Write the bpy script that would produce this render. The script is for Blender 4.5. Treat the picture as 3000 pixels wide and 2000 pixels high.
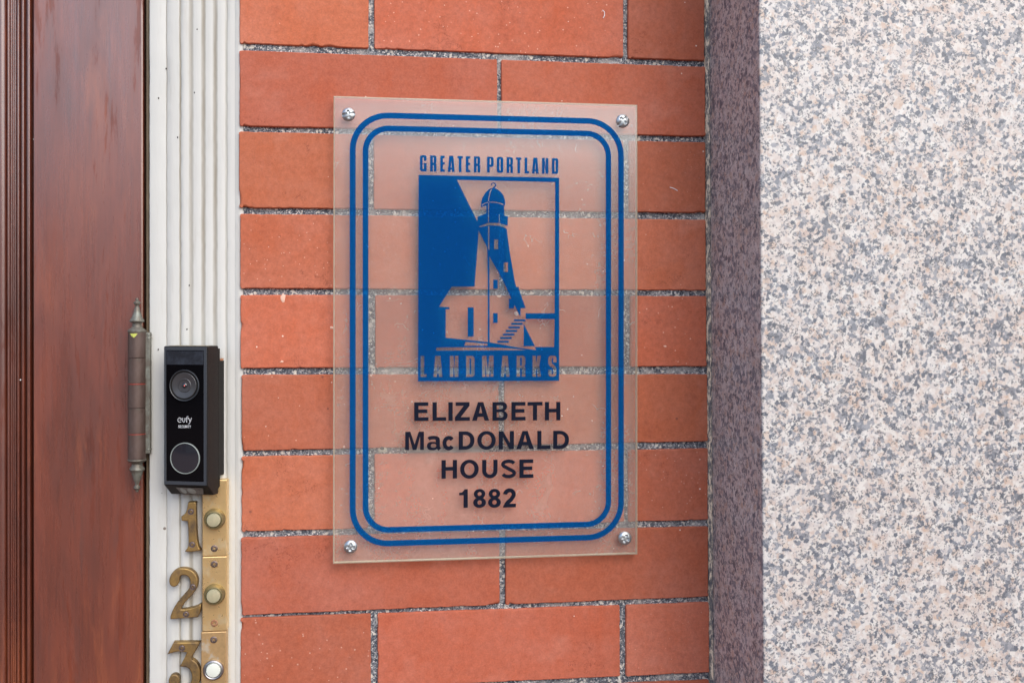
import bpy, bmesh, math, random
import numpy as np
from mathutils import Vector, noise

random.seed(7)
for o in list(bpy.data.objects):
    bpy.data.objects.remove(o)
scene = bpy.context.scene
C = scene.collection

# ------------------------------------------------------------------ camera
FPX = 2917.0                      # 35 mm lens on a 3000 px wide, 36 mm frame
YAW = math.radians(7.53)
EYE = 1.5
DIST = 0.84
HOR = 941.0
cam_d = bpy.data.cameras.new('camera')
cam = bpy.data.objects.new('camera', cam_d)
C.objects.link(cam)
cam.location = (0, -DIST, EYE)
cam.rotation_euler = (math.radians(90), 0, -YAW)
cam_d.sensor_width = 36
cam_d.lens = FPX * 36 / 3000
cam_d.shift_y = -(1000 - HOR) / 3000
cam_d.clip_start = 0.02
cam_d.clip_end = 500
cam_d.dof.use_dof = True
cam_d.dof.focus_distance = 0.835
cam_d.dof.aperture_fstop = 6.3
scene.camera = cam

# ------------------------------------------------------------------ light
SUN_EL, SUN_AZ = math.radians(42), math.radians(25)      # azimuth measured from the wall normal towards the granite side
w = bpy.data.worlds.new('World')
scene.world = w
w.use_nodes = True
nt = w.node_tree
nt.nodes.clear()
sky = nt.nodes.new('ShaderNodeTexSky')
sky.sky_type = 'NISHITA'
sky.sun_disc = False
sky.sun_elevation = SUN_EL
sky.sun_rotation = math.pi - SUN_AZ
sky.air_density = 1.0
sky.dust_density = 2.4
sky.ozone_density = 1.0
bg = nt.nodes.new('ShaderNodeBackground')
bg.inputs['Strength'].default_value = 0.15
wo = nt.nodes.new('ShaderNodeOutputWorld')
nt.links.new(sky.outputs[0], bg.inputs[0])
nt.links.new(bg.outputs[0], wo.inputs[0])
sun_d = bpy.data.lights.new('sun', 'SUN')
sun_d.energy = 1.0
sun_d.angle = math.radians(74)
sun_d.color = (1.0, 0.985, 0.955)
sun = bpy.data.objects.new('sun', sun_d)
C.objects.link(sun)
sdir = Vector((math.sin(SUN_AZ) * math.cos(SUN_EL), -math.cos(SUN_AZ) * math.cos(SUN_EL), math.sin(SUN_EL)))
sun.rotation_euler = sdir.to_track_quat('Z', 'Y').to_euler()
sun.location = sdir * 5
vs = scene.view_settings
scene.display_settings.display_device = 'sRGB'
vs.view_transform = 'Standard'
vs.look = 'None'
vs.exposure = 0.70
vs.gamma = 1
vs.use_curve_mapping = False

# ------------------------------------------------------------------ measuring: a point of the photograph on the plane y = const
cs, sn = math.cos(YAW), math.sin(YAW)
def W(px, py, y=0.0):
    dx, dz = (px - 1500) / FPX, (HOR - py) / FPX
    vx, vy = cs * dx + sn, -sn * dx + cs
    t = (y + DIST) / vy
    return (vx * t, EYE + dz * t)
def WX(px, y=0.0): return W(px, HOR, y)[0]

# ------------------------------------------------------------------ objects
ORI = {}
def prop(o, label=None, cat=None, group=None, kind=None):
    if label: o['label'] = label
    if cat: o['category'] = cat
    if group: o['group'] = group
    if kind: o['kind'] = kind
    return o
def thing(name, loc, label=None, cat=None, group=None, rotz=0, kind=None):
    o = bpy.data.objects.new(name, None)
    o.empty_display_size = 0.02
    C.objects.link(o)
    o.location = loc
    o.rotation_euler = (0, 0, rotz)
    ORI[o.name] = Vector(loc) if rotz == 0 else Vector((0, 0, 0))
    return prop(o, label, cat, group, kind)
def mesh_obj(name, verts, faces, mat, parent=None, smooth=False, flat_big=False):
    v = np.asarray(verts, dtype=float)
    c = (v.min(0) + v.max(0)) / 2
    me = bpy.data.meshes.new(name)
    me.from_pydata((v - c).tolist(), [], faces)
    return link(name, me, c, mat, parent, smooth)
def link(name, me, c, mat, parent=None, smooth=False):
    me.validate()
    me.materials.append(mat)
    if smooth:
        me.polygons.foreach_set('use_smooth', [True] * len(me.polygons))
    me.update()
    o = bpy.data.objects.new(name, me)
    C.objects.link(o)
    base = Vector(c)
    if parent is not None:
        o.parent = parent
        o.location = base - ORI[parent.name]
    else:
        o.location = base
    ORI[o.name] = base
    return o
def fix_normals(o):
    bm = bmesh.new(); bm.from_mesh(o.data)
    bmesh.ops.recalc_face_normals(bm, faces=bm.faces)
    bm.to_mesh(o.data); bm.free()
    return o
def box(name, x0, x1, y0, y1, z0, z1, mat, parent=None, bev=0.0, seg=2):
    bm = bmesh.new()
    bmesh.ops.create_cube(bm, size=1)
    for v in bm.verts:
        v.co = Vector(((v.co.x) * (x1 - x0), v.co.y * (y1 - y0), v.co.z * (z1 - z0)))
    if bev:
        bmesh.ops.bevel(bm, geom=bm.edges[:], offset=bev, segments=seg, profile=0.5, affect='EDGES')
    me = bpy.data.meshes.new(name); bm.to_mesh(me); bm.free()
    return link(name, me, ((x0 + x1) / 2, (y0 + y1) / 2, (z0 + z1) / 2), mat, parent)
def prism_x(name, prof, z0, z1, mat, parent=None, wob=None, nz=1, smooth=False):
    """profile of (x, y) points extruded upward; wob(x, y, z) -> (dx, dy)"""
    n = len(prof); vs_, fs = [], []
    for k in range(nz + 1):
        z = z0 + (z1 - z0) * k / nz
        for i, (x, y) in enumerate(prof):
            dx, dy = wob(i, x, z) if wob else (0, 0)
            vs_.append((x + dx, y + dy, z))
    for k in range(nz):
        for i in range(n - 1):
            a = k * n + i
            fs.append((a, a + 1, a + n + 1, a + n))
    o = mesh_obj(name, vs_, fs, mat, parent, smooth)
    return o
def lathe(name, prof, center, mat, parent=None, axis='z', seg=32, smooth=True):
    """prof: (radius, height) pairs along the axis; axis 'y' points at the viewer"""
    vs_, fs = [], []
    m = len(prof)
    for k in range(seg):
        a = 2 * math.pi * k / seg
        for r, h in prof:
            if axis == 'z': vs_.append((center[0] + r * math.cos(a), center[1] + r * math.sin(a), center[2] + h))
            else: vs_.append((center[0] + r * math.cos(a), center[1] - h, center[2] + r * math.sin(a)))
    for k in range(seg):
        b, c = k * m, ((k + 1) % seg) * m
        for i in range(m - 1):
            fs.append((b + i, c + i, c + i + 1, b + i + 1))
    v = np.array(vs_); c0 = (v.min(0) + v.max(0)) / 2
    me = bpy.data.meshes.new(name); me.from_pydata((v - c0).tolist(), [], fs)
    bm = bmesh.new(); bm.from_mesh(me)
    bmesh.ops.remove_doubles(bm, verts=bm.verts, dist=1e-6)
    bmesh.ops.recalc_face_normals(bm, faces=bm.faces)
    if smooth:
        for e in bm.edges:
            if len(e.link_faces) == 2 and e.calc_face_angle(0) > math.radians(38): e.smooth = False
    bm.to_mesh(me); bm.free()
    return link(name, me, c0, mat, parent, smooth)
def fill(name, loops, y, mat, parent=None, extrude=0.0, bevel=0.0):
    """closed loops of (x, z), even-odd filled, standing in the plane y"""
    cu = bpy.data.curves.new(name, 'CURVE')
    cu.dimensions = '2D'; cu.fill_mode = 'BOTH' if extrude else 'FRONT'
    K = 1000.0
    cu.extrude = extrude * K; cu.bevel_depth = bevel * K; cu.bevel_resolution = 2
    cu.offset = -bevel * K
    a = np.array([p for l in loops for p in l]); cx, cz = (a.min(0) + a.max(0)) / 2
    for l in loops:
        s = cu.splines.new('POLY'); s.points.add(len(l) - 1)
        for i, (x, z) in enumerate(l): s.points[i].co = ((x - cx) * K, (z - cz) * K, 0, 1)
        s.use_cyclic_u = True
    ob = bpy.data.objects.new(name, cu); C.objects.link(ob)
    dg = bpy.context.evaluated_depsgraph_get(); dg.update()
    me = bpy.data.meshes.new_from_object(ob.evaluated_get(dg))
    bpy.data.objects.remove(ob)
    for v in me.vertices:
        x, yy, z = v.co / K
        v.co = (x, -z, yy)
    bm = bmesh.new(); bm.from_mesh(me)
    bmesh.ops.remove_doubles(bm, verts=bm.verts, dist=1e-7)
    bm.to_mesh(me); bm.free()
    me.materials.clear()
    return link(name, me, (cx, y, cz), mat, parent)

# ------------------------------------------------------------------ materials
class Mat:
    def __init__(s, name):
        s.m = bpy.data.materials.new(name); s.m.use_nodes = True
        s.t = s.m.node_tree; s.t.nodes.clear()
        s.out = s.t.nodes.new('ShaderNodeOutputMaterial')
        s.co = s.n('ShaderNodeTexCoord').outputs['Object']
    def n(s, t, **kw):
        nd = s.t.nodes.new(t)
        for k, v in kw.items(): setattr(nd, k, v)
        return nd
    def l(s, a, b): s.t.links.new(a, b)
    def val(s, sock, v):
        if isinstance(v, bpy.types.NodeSocket): s.l(v, sock)
        elif isinstance(v, (tuple, list)) and len(v) == 3 and sock.type == 'RGBA': sock.default_value = (*v, 1)
        else: sock.default_value = v
    def map(s, src=None, scale=(1, 1, 1), loc=(0, 0, 0)):
        m = s.n('ShaderNodeMapping'); s.l(src or s.co, m.inputs[0])
        s.val(m.inputs['Scale'], scale); s.val(m.inputs['Location'], loc)
        return m.outputs[0]
    def noise(s, scale, detail=4, rough=0.55, src=None, dist=0.0, out='Fac'):
        n = s.n('ShaderNodeTexNoise'); s.l(src or s.co, n.inputs['Vector'])
        n.inputs['Scale'].default_value = scale; n.inputs['Detail'].default_value = detail
        n.inputs['Roughness'].default_value = rough; n.inputs['Distortion'].default_value = dist
        return n.outputs[out]
    def voro(s, scale, src=None, feature='F1', out='Distance', rnd=1.0):
        n = s.n('ShaderNodeTexVoronoi', feature=feature); s.l(src or s.co, n.inputs['Vector'])
        n.inputs['Scale'].default_value = scale
        n.inputs['Randomness'].default_value = rnd
        return n.outputs[out]
    def ramp(s, fac, stops, interp='LINEAR'):
        r = s.n('ShaderNodeValToRGB'); s.l(fac, r.inputs[0]); r.color_ramp.interpolation = interp
        e = r.color_ramp.elements
        while len(e) < len(stops): e.new(0.5)
        for i, (p, c) in enumerate(stops):
            e[i].position = p
            e[i].color = (c, c, c, 1) if isinstance(c, (int, float)) else (*c, 1)
        return r.outputs[0]
    def mix(s, fac, a, b, mode='MIX'):
        m = s.n('ShaderNodeMix', data_type='RGBA', blend_type=mode)
        s.val(m.inputs[0], fac); s.val(m.inputs[6], a); s.val(m.inputs[7], b)
        return m.outputs[2]
    def math(s, op, a, b=0.0, clamp=False):
        m = s.n('ShaderNodeMath', operation=op, use_clamp=clamp)
        s.val(m.inputs[0], a); s.val(m.inputs[1], b)
        return m.outputs[0]
    def bump(s, h, strength, dist, normal=None):
        b = s.n('ShaderNodeBump'); s.l(h, b.inputs['Height'])
        b.inputs['Strength'].default_value = strength; b.inputs['Distance'].default_value = dist
        if normal: s.l(normal, b.inputs['Normal'])
        return b.outputs[0]
    def bsdf(s, color, rough=0.6, metal=0.0, spec=0.5, normal=None, coat=0.0, coat_rough=0.1, emit=None, emit_s=0):
        p = s.n('ShaderNodeBsdfPrincipled')
        s.val(p.inputs['Base Color'], color); s.val(p.inputs['Roughness'], rough)
        s.val(p.inputs['Metallic'], metal); s.val(p.inputs['Specular IOR Level'], spec)
        s.val(p.inputs['Coat Weight'], coat); s.val(p.inputs['Coat Roughness'], coat_rough)
        if normal: s.l(normal, p.inputs['Normal'])
        if emit: s.val(p.inputs['Emission Color'], emit); s.val(p.inputs['Emission Strength'], emit_s)
        return p.outputs[0]
    def done(s, sh):
        s.l(sh, s.out.inputs[0]); return s.m

def mat_brick():
    s = Mat('red_pressed_brick')
    inf = s.n('ShaderNodeObjectInfo')
    off = s.n('ShaderNodeVectorMath', operation='MULTIPLY_ADD')
    cmb = s.n('ShaderNodeCombineXYZ')
    for i in range(3): s.l(inf.outputs['Random'], cmb.inputs[i])
    s.l(cmb.outputs[0], off.inputs[0]); off.inputs[1].default_value = (37, 11, 53); s.l(s.co, off.inputs[2])
    co = off.outputs[0]
    big = s.noise(13, 7, 0.72, s.map(co, (1.0, 1, 1.2)))
    c = s.ramp(big, [(0.30, (0.475, 0.122, 0.058)), (0.47, (0.49, 0.143, 0.078)), (0.66, (0.51, 0.170, 0.107))])
    streak = s.noise(26, 7, 0.75, s.map(co, (1.6, 1, 0.55)))
    c = s.mix(s.ramp(streak, [(0.52, 0.0), (0.75, 0.5)]), c, (0.50, 0.115, 0.045))
    blot = s.noise(34, 7, 0.8, co)
    c = s.mix(s.ramp(blot, [(0.56, 0.0), (0.78, 0.6)]), c, (0.30, 0.075, 0.045))
    pale = s.noise(19, 3, 0.6, s.map(co, (1, 1, 1), (3, 7, 1)))
    c = s.mix(s.ramp(pale, [(0.60, 0.0), (0.8, 0.30)]), c, (0.66, 0.33, 0.25))
    grain = s.noise(700, 3, 0.7, co)
    c = s.mix(0.55, c, s.ramp(grain, [(0.25, 0.38), (0.5, 0.5), (0.75, 0.62)]), 'OVERLAY')
    fine = s.noise(260, 4, 0.75, co)
    c = s.mix(0.5, c, s.ramp(fine, [(0.3, 0.37), (0.5, 0.5), (0.7, 0.62)]), 'OVERLAY')
    # lime specks
    d = s.voro(95, co); rc = s.voro(95, co, out='Color')
    sep = s.n('ShaderNodeSeparateColor'); s.l(rc, sep.inputs[0])
    thr = s.math('MULTIPLY', s.math('POWER', sep.outputs[0], 4.0), 0.085)
    sp = s.math('LESS_THAN', d, thr)
    c = s.mix(s.math('MULTIPLY', sp, 0.9), c, (0.85, 0.70, 0.60))
    d2 = s.voro(210, co); rc2 = s.voro(210, co, out='Color')
    sep2 = s.n('ShaderNodeSeparateColor'); s.l(rc2, sep2.inputs[0])
    sp2 = s.math('LESS_THAN', d2, s.math('MULTIPLY', s.math('POWER', sep2.outputs[1], 5.0), 0.15))
    c = s.mix(s.math('MULTIPLY', sp2, 0.6), c, (0.80, 0.50, 0.38))
    # dark pinholes
    d3 = s.voro(75, s.map(co, (1, 1, 1), (5, 5, 5))); rc3 = s.voro(75, s.map(co, (1, 1, 1), (5, 5, 5)), out='Color')
    sep3 = s.n('ShaderNodeSeparateColor'); s.l(rc3, sep3.inputs[0])
    pit = s.math('LESS_THAN', d3, s.math('MULTIPLY', s.math('POWER', sep3.outputs[2], 6.0), 0.10))
    c = s.mix(s.math('MULTIPLY', pit, 0.6), c, (0.16, 0.06, 0.05))
    # hairline cracks in patches
    warp = s.noise(60, 4, 0.7, co, out='Color')
    wv = s.mix(0.06, co, warp)
    cr = s.voro(26, wv, feature='DISTANCE_TO_EDGE')
    crk = s.math('MULTIPLY', s.math('LESS_THAN', cr, 0.012), s.ramp(s.noise(16, 2, 0.5, s.map(co, (1, 1, 1), (9, 2, 4))), [(0.60, 0.0), (0.63, 1.0)]))
    c = s.mix(s.math('MULTIPLY', crk, 0.45), c, (0.20, 0.05, 0.03))
    hv = s.n('ShaderNodeHueSaturation'); s.l(c, hv.inputs['Color'])
    mr = s.n('ShaderNodeMapRange'); s.l(inf.outputs['Random'], mr.inputs[0]); mr.inputs[3].default_value = 0.82; mr.inputs[4].default_value = 1.10
    s.l(mr.outputs[0], hv.inputs['Value'])
    r2 = s.math('FRACT', s.math('MULTIPLY', inf.outputs['Random'], 7.31))
    mr2 = s.n('ShaderNodeMapRange'); s.l(r2, mr2.inputs[0]); mr2.inputs[3].default_value = 0.4965; mr2.inputs[4].default_value = 0.5035
    s.l(mr2.outputs[0], hv.inputs['Hue'])
    h = s.math('ADD', s.math('MULTIPLY', s.noise(420, 4, 0.75, co), 0.5), s.math('MULTIPLY', s.noise(40, 4, 0.6, co), 1.4))
    h = s.math('SUBTRACT', h, s.math('ADD', s.math('MULTIPLY', pit, 1.0), s.math('MULTIPLY', crk, 0.7)))
    nrm = s.bump(h, 0.45, 0.0006)
    return s.done(s.bsdf(hv.outputs[0], 0.82, 0, 0.3, nrm))

def mat_mortar(name='speckled_mortar', pale=0.0):
    s = Mat(name)
    d = s.voro(1050, out='Color')
    sep = s.n('ShaderNodeSeparateColor'); s.l(d, sep.inputs[0])
    c = s.ramp(sep.outputs[0], [(0.0, (0.035, 0.042, 0.055)), (0.36, (0.10, 0.115, 0.14)), (0.68, (0.21, 0.225, 0.245)), (0.88, (0.36, 0.37, 0.38)), (0.97, (0.74, 0.73, 0.70))])
    d2 = s.voro(480, out='Color'); sep2 = s.n('ShaderNodeSeparateColor'); s.l(d2, sep2.inputs[0])
    c = s.mix(s.ramp(sep2.outputs[1], [(0.91, 0.0), (0.95, 0.8)], 'LINEAR'), c, (0.72, 0.69, 0.60))
    sm = s.noise(24, 5, 0.7, s.map(None, (1.0, 1, 1.6)))
    c = s.mix(s.ramp(sm, [(0.52 - pale, 0.0), (0.66 - pale, 0.65)]), c, (0.50, 0.48, 0.45))
    h = s.math('ADD', sep.outputs[0], s.noise(500, 3, 0.7))
    return s.done(s.bsdf(c, 0.85, 0, 0.3, s.bump(h, 0.5, 0.0007)))

def mat_granite():
    s = Mat('polished_pink_grey_granite')
    warp = s.noise(620, 4, 0.8, out='Color')
    wv = s.mix(0.0030, s.co, warp, 'ADD')
    sz = s.noise(38, 2, 0.5)
    def cells(scale, loc):
        c_ = s.voro(scale, s.map(wv, (1, 1, 1), loc), out='Color'); q = s.n('ShaderNodeSeparateColor'); s.l(c_, q.inputs[0]); return q.outputs
    A, B_, D_ = cells(210, (0, 0, 0)), cells(350, (3, 1, 2)), cells(850, (5, 8, 1))
    # feldspar and quartz ground
    light = s.ramp(A[0], [(0.0, (0.86, 0.85, 0.82)), (0.20, (0.78, 0.74, 0.71)), (0.40, (0.72, 0.62, 0.57)), (0.58, (0.80, 0.78, 0.76)), (0.72, (0.68, 0.50, 0.38)), (0.82, (0.70, 0.68, 0.68)), (0.93, (0.90, 0.89, 0.87))], 'CONSTANT')
    light2 = s.ramp(B_[0], [(0.0, (0.84, 0.82, 0.79)), (0.30, (0.70, 0.60, 0.54)), (0.50, (0.76, 0.72, 0.70)), (0.70, (0.62, 0.58, 0.58)), (0.85, (0.84, 0.84, 0.82))], 'CONSTANT')
    c = s.mix(0.5, light, light2)
    # smoky quartz and biotite, clustered
    cl = s.noise(85, 4, 0.7)
    k1 = s.math('ADD', s.math('MULTIPLY', B_[1], 0.55), s.math('MULTIPLY', s.ramp(cl, [(0.32, 0.0), (0.68, 1.0)]), 0.50))
    c = s.mix(s.ramp(k1, [(0.615, 0.0), (0.64, 1.0)]), c, s.ramp(B_[2], [(0.0, (0.40, 0.42, 0.46)), (0.4, (0.28, 0.305, 0.35)), (0.8, (0.18, 0.205, 0.25))], 'CONSTANT'))
    cl2 = s.noise(140, 4, 0.75, s.map(None, (1, 1, 1), (4, 4, 4)))
    k2 = s.math('ADD', s.math('MULTIPLY', D_[0], 0.50), s.math('MULTIPLY', s.ramp(cl2, [(0.34, 0.0), (0.68, 1.0)]), 0.50))
    c = s.mix(s.ramp(k2, [(0.655, 0.0), (0.68, 0.8)]), c, (0.13, 0.15, 0.18))
    c = s.mix(0.4, c, s.ramp(D_[1], [(0.0, 0.36), (0.5, 0.5), (1.0, 0.62)]), 'OVERLAY')
    pk = s.noise(20, 4, 0.6, s.map(None, (1, 1, 1), (8, 1, 2)))
    c = s.mix(s.ramp(pk, [(0.42, 0.0), (0.68, 0.55)]), c, (0.97, 0.88, 0.82), 'MULTIPLY')
    c = s.mix(1.0, c, (0.80, 0.80, 0.795), 'MULTIPLY')
    h = s.noise(700, 3, 0.6)
    return s.done(s.bsdf(c, 0.38, 0, 0.5, s.bump(h, 0.10, 0.0004)))

def mat_paint():
    s = Mat('aged_cream_white_paint')
    c = s.ramp(s.noise(9, 5, 0.6, s.map(None, (3, 3, 0.6))), [(0.3, (0.58, 0.59, 0.56)), (0.7, (0.64, 0.65, 0.62))])
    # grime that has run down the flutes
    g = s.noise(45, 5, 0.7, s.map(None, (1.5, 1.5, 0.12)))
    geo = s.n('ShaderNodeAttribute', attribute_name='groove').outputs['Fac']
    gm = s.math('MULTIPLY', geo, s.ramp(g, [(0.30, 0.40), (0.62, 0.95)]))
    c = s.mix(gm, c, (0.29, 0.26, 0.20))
    st = s.noise(38, 5, 0.75, s.map(None, (2.5, 2.5, 0.25), (2, 0, 5)))
    c = s.mix(s.ramp(st, [(0.55, 0.0), (0.78, 0.42)]), c, (0.42, 0.38, 0.31))
    d = s.voro(38, s.map(None, (1, 1, 1))); rc = s.voro(38, out='Color'); sp = s.n('ShaderNodeSeparateColor'); s.l(rc, sp.inputs[0])
    spk = s.math('LESS_THAN', d, s.math('MULTIPLY', s.math('POWER', sp.outputs[0], 4.0), 0.055))
    c = s.mix(s.math('MULTIPLY', spk, 0.8), c, (0.11, 0.075, 0.05))
    d = s.voro(120, s.map(None, (1, 1, 1), (1, 2, 3))); rc = s.voro(120, s.map(None, (1, 1, 1), (1, 2, 3)), out='Color'); sp = s.n('ShaderNodeSeparateColor'); s.l(rc, sp.inputs[0])
    spk = s.math('LESS_THAN', d, s.math('MULTIPLY', s.math('POWER', sp.outputs[1], 5.0), 0.09))
    c = s.mix(s.math('MULTIPLY', spk, 0.55), c, (0.25, 0.22, 0.18))
    h = s.math('ADD', s.noise(160, 4, 0.6, s.map(None, (1.5, 1.5, 0.25))), s.noise(30, 4, 0.6, s.map(None, (1.5, 1.5, 0.3))))
    return s.done(s.bsdf(c, 0.45, 0, 0.4, s.bump(h, 0.35, 0.0007)))

def mat_wood(name, dark=1.0):
    s = Mat(name)
    def k(r, g, b): return (r * dark, g * dark, b * dark)
    big = s.noise(9, 5, 0.6, s.map(None, (2.4, 2.4, 0.55)), 0.4)
    c = s.ramp(big, [(0.28, k(0.10, 0.023, 0.012)), (0.5, k(0.17, 0.036, 0.016)), (0.70, k(0.235, 0.054, 0.021))])
    gr = s.noise(150, 6, 0.75, s.map(None, (3.0, 3.0, 0.12)))
    c = s.mix(0.75, c, s.ramp(gr, [(0.3, 0.33), (0.5, 0.5), (0.7, 0.64)]), 'OVERLAY')
    gk = s.noise(42, 5, 0.7, s.map(None, (2.2, 2.2, 0.18), (4, 0, 1)), 0.3)
    c = s.mix(s.ramp(gk, [(0.57, 0.0), (0.76, 0.6)]), c, (0.075, 0.035, 0.03))
    org = s.noise(22, 5, 0.7, s.map(None, (2.2, 2.2, 0.3), (7, 3, 1)), 0.3)
    c = s.mix(s.ramp(org, [(0.56, 0.0), (0.72, 0.6)]), c, (0.32, 0.085, 0.03))
    # worn varnish: rougher film in long patches
    wr = s.noise(16, 7, 0.7, s.map(None, (3.4, 3.4, 0.35), (1, 1, 9)), 0.2)
    rg = s.ramp(wr, [(0.35, 0.20), (0.6, 0.36), (0.72, 0.5)])
    cw = s.ramp(wr, [(0.40, 1.0), (0.57, 0.85), (0.61, 0.3), (0.75, 0.2)])
    h = s.math('ADD', s.noise(300, 4, 0.6, s.map(None, (2, 2, 0.08))), s.math('MULTIPLY', s.noise(18, 4, 0.6, s.map(None, (2, 2, 0.25))), 2.0))
    p = s.bsdf(c, 0.36, 0, 0.6, s.bump(h, 0.2, 0.0005), cw, rg)
    p.node.inputs['Coat IOR'].default_value = 1.95
    return s.done(p)

def mat_acrylic(name, haze, col=(0.80, 0.79, 0.74), gloss=1.0):
    s = Mat(name)
    dust = s.noise(7, 5, 0.65, s.map(None, (1.2, 1, 0.5)))
    fine = s.noise(240, 4, 0.75)
    sm = s.noise(26, 5, 0.7, s.map(None, (1, 1, 1), (2, 3, 1)), 1.0)
    fac = s.math('ADD', s.math('MULTIPLY', s.ramp(dust, [(0.3, 0.6), (0.7, 1.35)]), haze), s.math('MULTIPLY', s.math('SUBTRACT', fine, 0.5), haze * 0.6))
    fac = s.math('ADD', fac, s.math('MULTIPLY', s.ramp(sm, [(0.60, 0.0), (0.75, 1.0)]), haze * 0.5))
    # fine scratches and dust specks
    wv = s.mix(0.05, s.co, s.noise(30, 3, 0.6, out='Color'))
    cr = s.voro(40, wv, feature='DISTANCE_TO_EDGE')
    scr = s.math('MULTIPLY', s.math('LESS_THAN', cr, 0.010), s.ramp(s.noise(34, 2, 0.5), [(0.60, 0.0), (0.66, 1.0)]))
    d = s.voro(110); rc = s.voro(110, out='Color'); sp = s.n('ShaderNodeSeparateColor'); s.l(rc, sp.inputs[0])
    spk = s.math('LESS_THAN', d, s.math('MULTIPLY', s.math('POWER', sp.outputs[0], 5.0), 0.09))
    if haze < 0.5:
        fac = s.math('ADD', fac, s.math('ADD', s.math('MULTIPLY', scr, 0.12), s.math('MULTIPLY', spk, 0.6)), True)
    tr = s.n('ShaderNodeBsdfTransparent'); tr.inputs[0].default_value = (0.99, 0.995, 0.985, 1)
    df = s.n('ShaderNodeBsdfDiffuse'); s.val(df.inputs[0], col)
    tl_ = s.n('ShaderNodeBsdfTranslucent'); s.val(tl_.inputs[0], col)
    md = s.n('ShaderNodeMixShader'); md.inputs[0].default_value = 0.45; s.l(df.outputs[0], md.inputs[1]); s.l(tl_.outputs[0], md.inputs[2])
    m1 = s.n('ShaderNodeMixShader'); s.val(m1.inputs[0], fac); s.l(tr.outputs[0], m1.inputs[1]); s.l(md.outputs[0], m1.inputs[2])
    gl = s.n('ShaderNodeBsdfGlossy'); gl.inputs['Roughness'].default_value = 0.20
    nb = s.bump(s.noise(9, 2, 0.5), 0.25, 0.002); s.l(nb, gl.inputs['Normal'])
    fr = s.n('ShaderNodeFresnel'); fr.inputs[0].default_value = 1.49
    m2 = s.n('ShaderNodeMixShader'); gb = s.n('ShaderNodeNewGeometry').outputs['Backfacing']
    s.l(s.math('MULTIPLY', s.math('MULTIPLY', fr.outputs[0], gloss), s.math('SUBTRACT', 1.0, gb)), m2.inputs[0]); s.l(m1.outputs[0], m2.inputs[1]); s.l(gl.outputs[0], m2.inputs[2])
    return s.done(m2.outputs[0])

def mat_ink(name, diff, tint, opac):
    s = Mat(name)
    tr = s.n('ShaderNodeBsdfTransparent'); s.val(tr.inputs[0], tint)
    nz = s.noise(300, 3, 0.7)
    df = s.n('ShaderNodeBsdfDiffuse')
    s.l(s.mix(0.35, diff, s.ramp(nz, [(0.3, 0.42), (0.7, 0.58)]), 'OVERLAY'), df.inputs[0])
    m1 = s.n('ShaderNodeMixShader'); s.val(m1.inputs[0], opac); s.l(tr.outputs[0], m1.inputs[1]); s.l(df.outputs[0], m1.inputs[2])
    return s.done(m1.outputs[0])

def mat_simple(name, color, rough=0.5, metal=0.0, spec=0.5, var=0.0, var_col=None, scale=60, bump=0.0, bscale=400, coat=0.0):
    s = Mat(name)
    c = color
    if var: c = s.mix(s.ramp(s.noise(scale, 5, 0.7), [(0.45, 0.0), (0.68, var)]), color, var_col)
    nrm = s.bump(s.noise(bscale, 3, 0.6), bump, 0.0006) if bump else None
    return s.done(s.bsdf(c, rough, metal, spec, nrm, coat, 0.05))

def mat_brass(name, base, tarn, dull, amount, rough=0.28, metal=1.0):
    s = Mat(name)
    a = s.noise(70, 5, 0.7, s.map(None, (1, 1, 0.8)))
    c = s.mix(s.ramp(a, [(0.40, 0.0), (0.66, amount)]), base, tarn)
    b = s.noise(33, 5, 0.7, s.map(None, (1, 1, 1), (3, 3, 3)))
    pm = s.ramp(b, [(0.58, 0.0), (0.66, 0.8 * amount)])
    c = s.mix(pm, c, dull)
    r = s.math('ADD', s.ramp(a, [(0.35, rough), (0.7, rough + 0.22)]), s.math('MULTIPLY', pm, 0.25))
    h = s.noise(600, 3, 0.7)
    return s.done(s.bsdf(c, r, metal, 0.5, s.bump(h, 0.15, 0.0004)))

M_BRICK, M_MORTAR, M_GRAN, M_PAINT = mat_brick(), mat_mortar(), mat_granite(), mat_paint()
M_SEAM = Mat('sandy_sealing_bead')
_c = M_SEAM.ramp(M_SEAM.noise(260, 5, 0.75, M_SEAM.map(None, (1.6, 1.6, 0.5))), [(0.40, (0.12, 0.12, 0.13)), (0.50, (0.30, 0.27, 0.23)), (0.56, (0.88, 0.74, 0.55))])
M_SEAM = M_SEAM.done(M_SEAM.bsdf(_c, 0.9, normal=M_SEAM.bump(M_SEAM.noise(900, 3, 0.6), 0.6, 0.0006)))
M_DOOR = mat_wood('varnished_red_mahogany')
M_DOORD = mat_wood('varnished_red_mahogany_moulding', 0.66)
M_JAMB = mat_simple('dark_brown_weatherstrip', (0.13, 0.095, 0.055), 0.6, var=0.6, var_col=(0.22, 0.16, 0.09), scale=40)
M_ACR = mat_acrylic('clear_acrylic_face', 0.012, gloss=3.3)
M_ACRB = mat_acrylic('hazy_acrylic_back', 0.235, (0.93, 0.94, 0.86), gloss=0.0)
M_ACRE = mat_acrylic('sawn_acrylic_edge', 0.80, (0.74, 0.74, 0.58))
M_BLUE = mat_ink('blue_print', (0.004, 0.078, 0.29), (0.01, 0.42, 1.0), 0.55)
M_BLACK = mat_ink('black_print', (0.012, 0.015, 0.028), (0.03, 0.03, 0.05), 0.95)
M_ZINC = mat_brass('zinc_plated_steel', (0.62, 0.66, 0.68), (0.36, 0.39, 0.40), (0.50, 0.42, 0.32), 0.7, 0.32)
M_BRASS = mat_brass('lacquered_yellow_brass', (0.86, 0.62, 0.29), (0.70, 0.49, 0.23), (0.66, 0.54, 0.34), 0.7, 0.24, 0.7)
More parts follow.
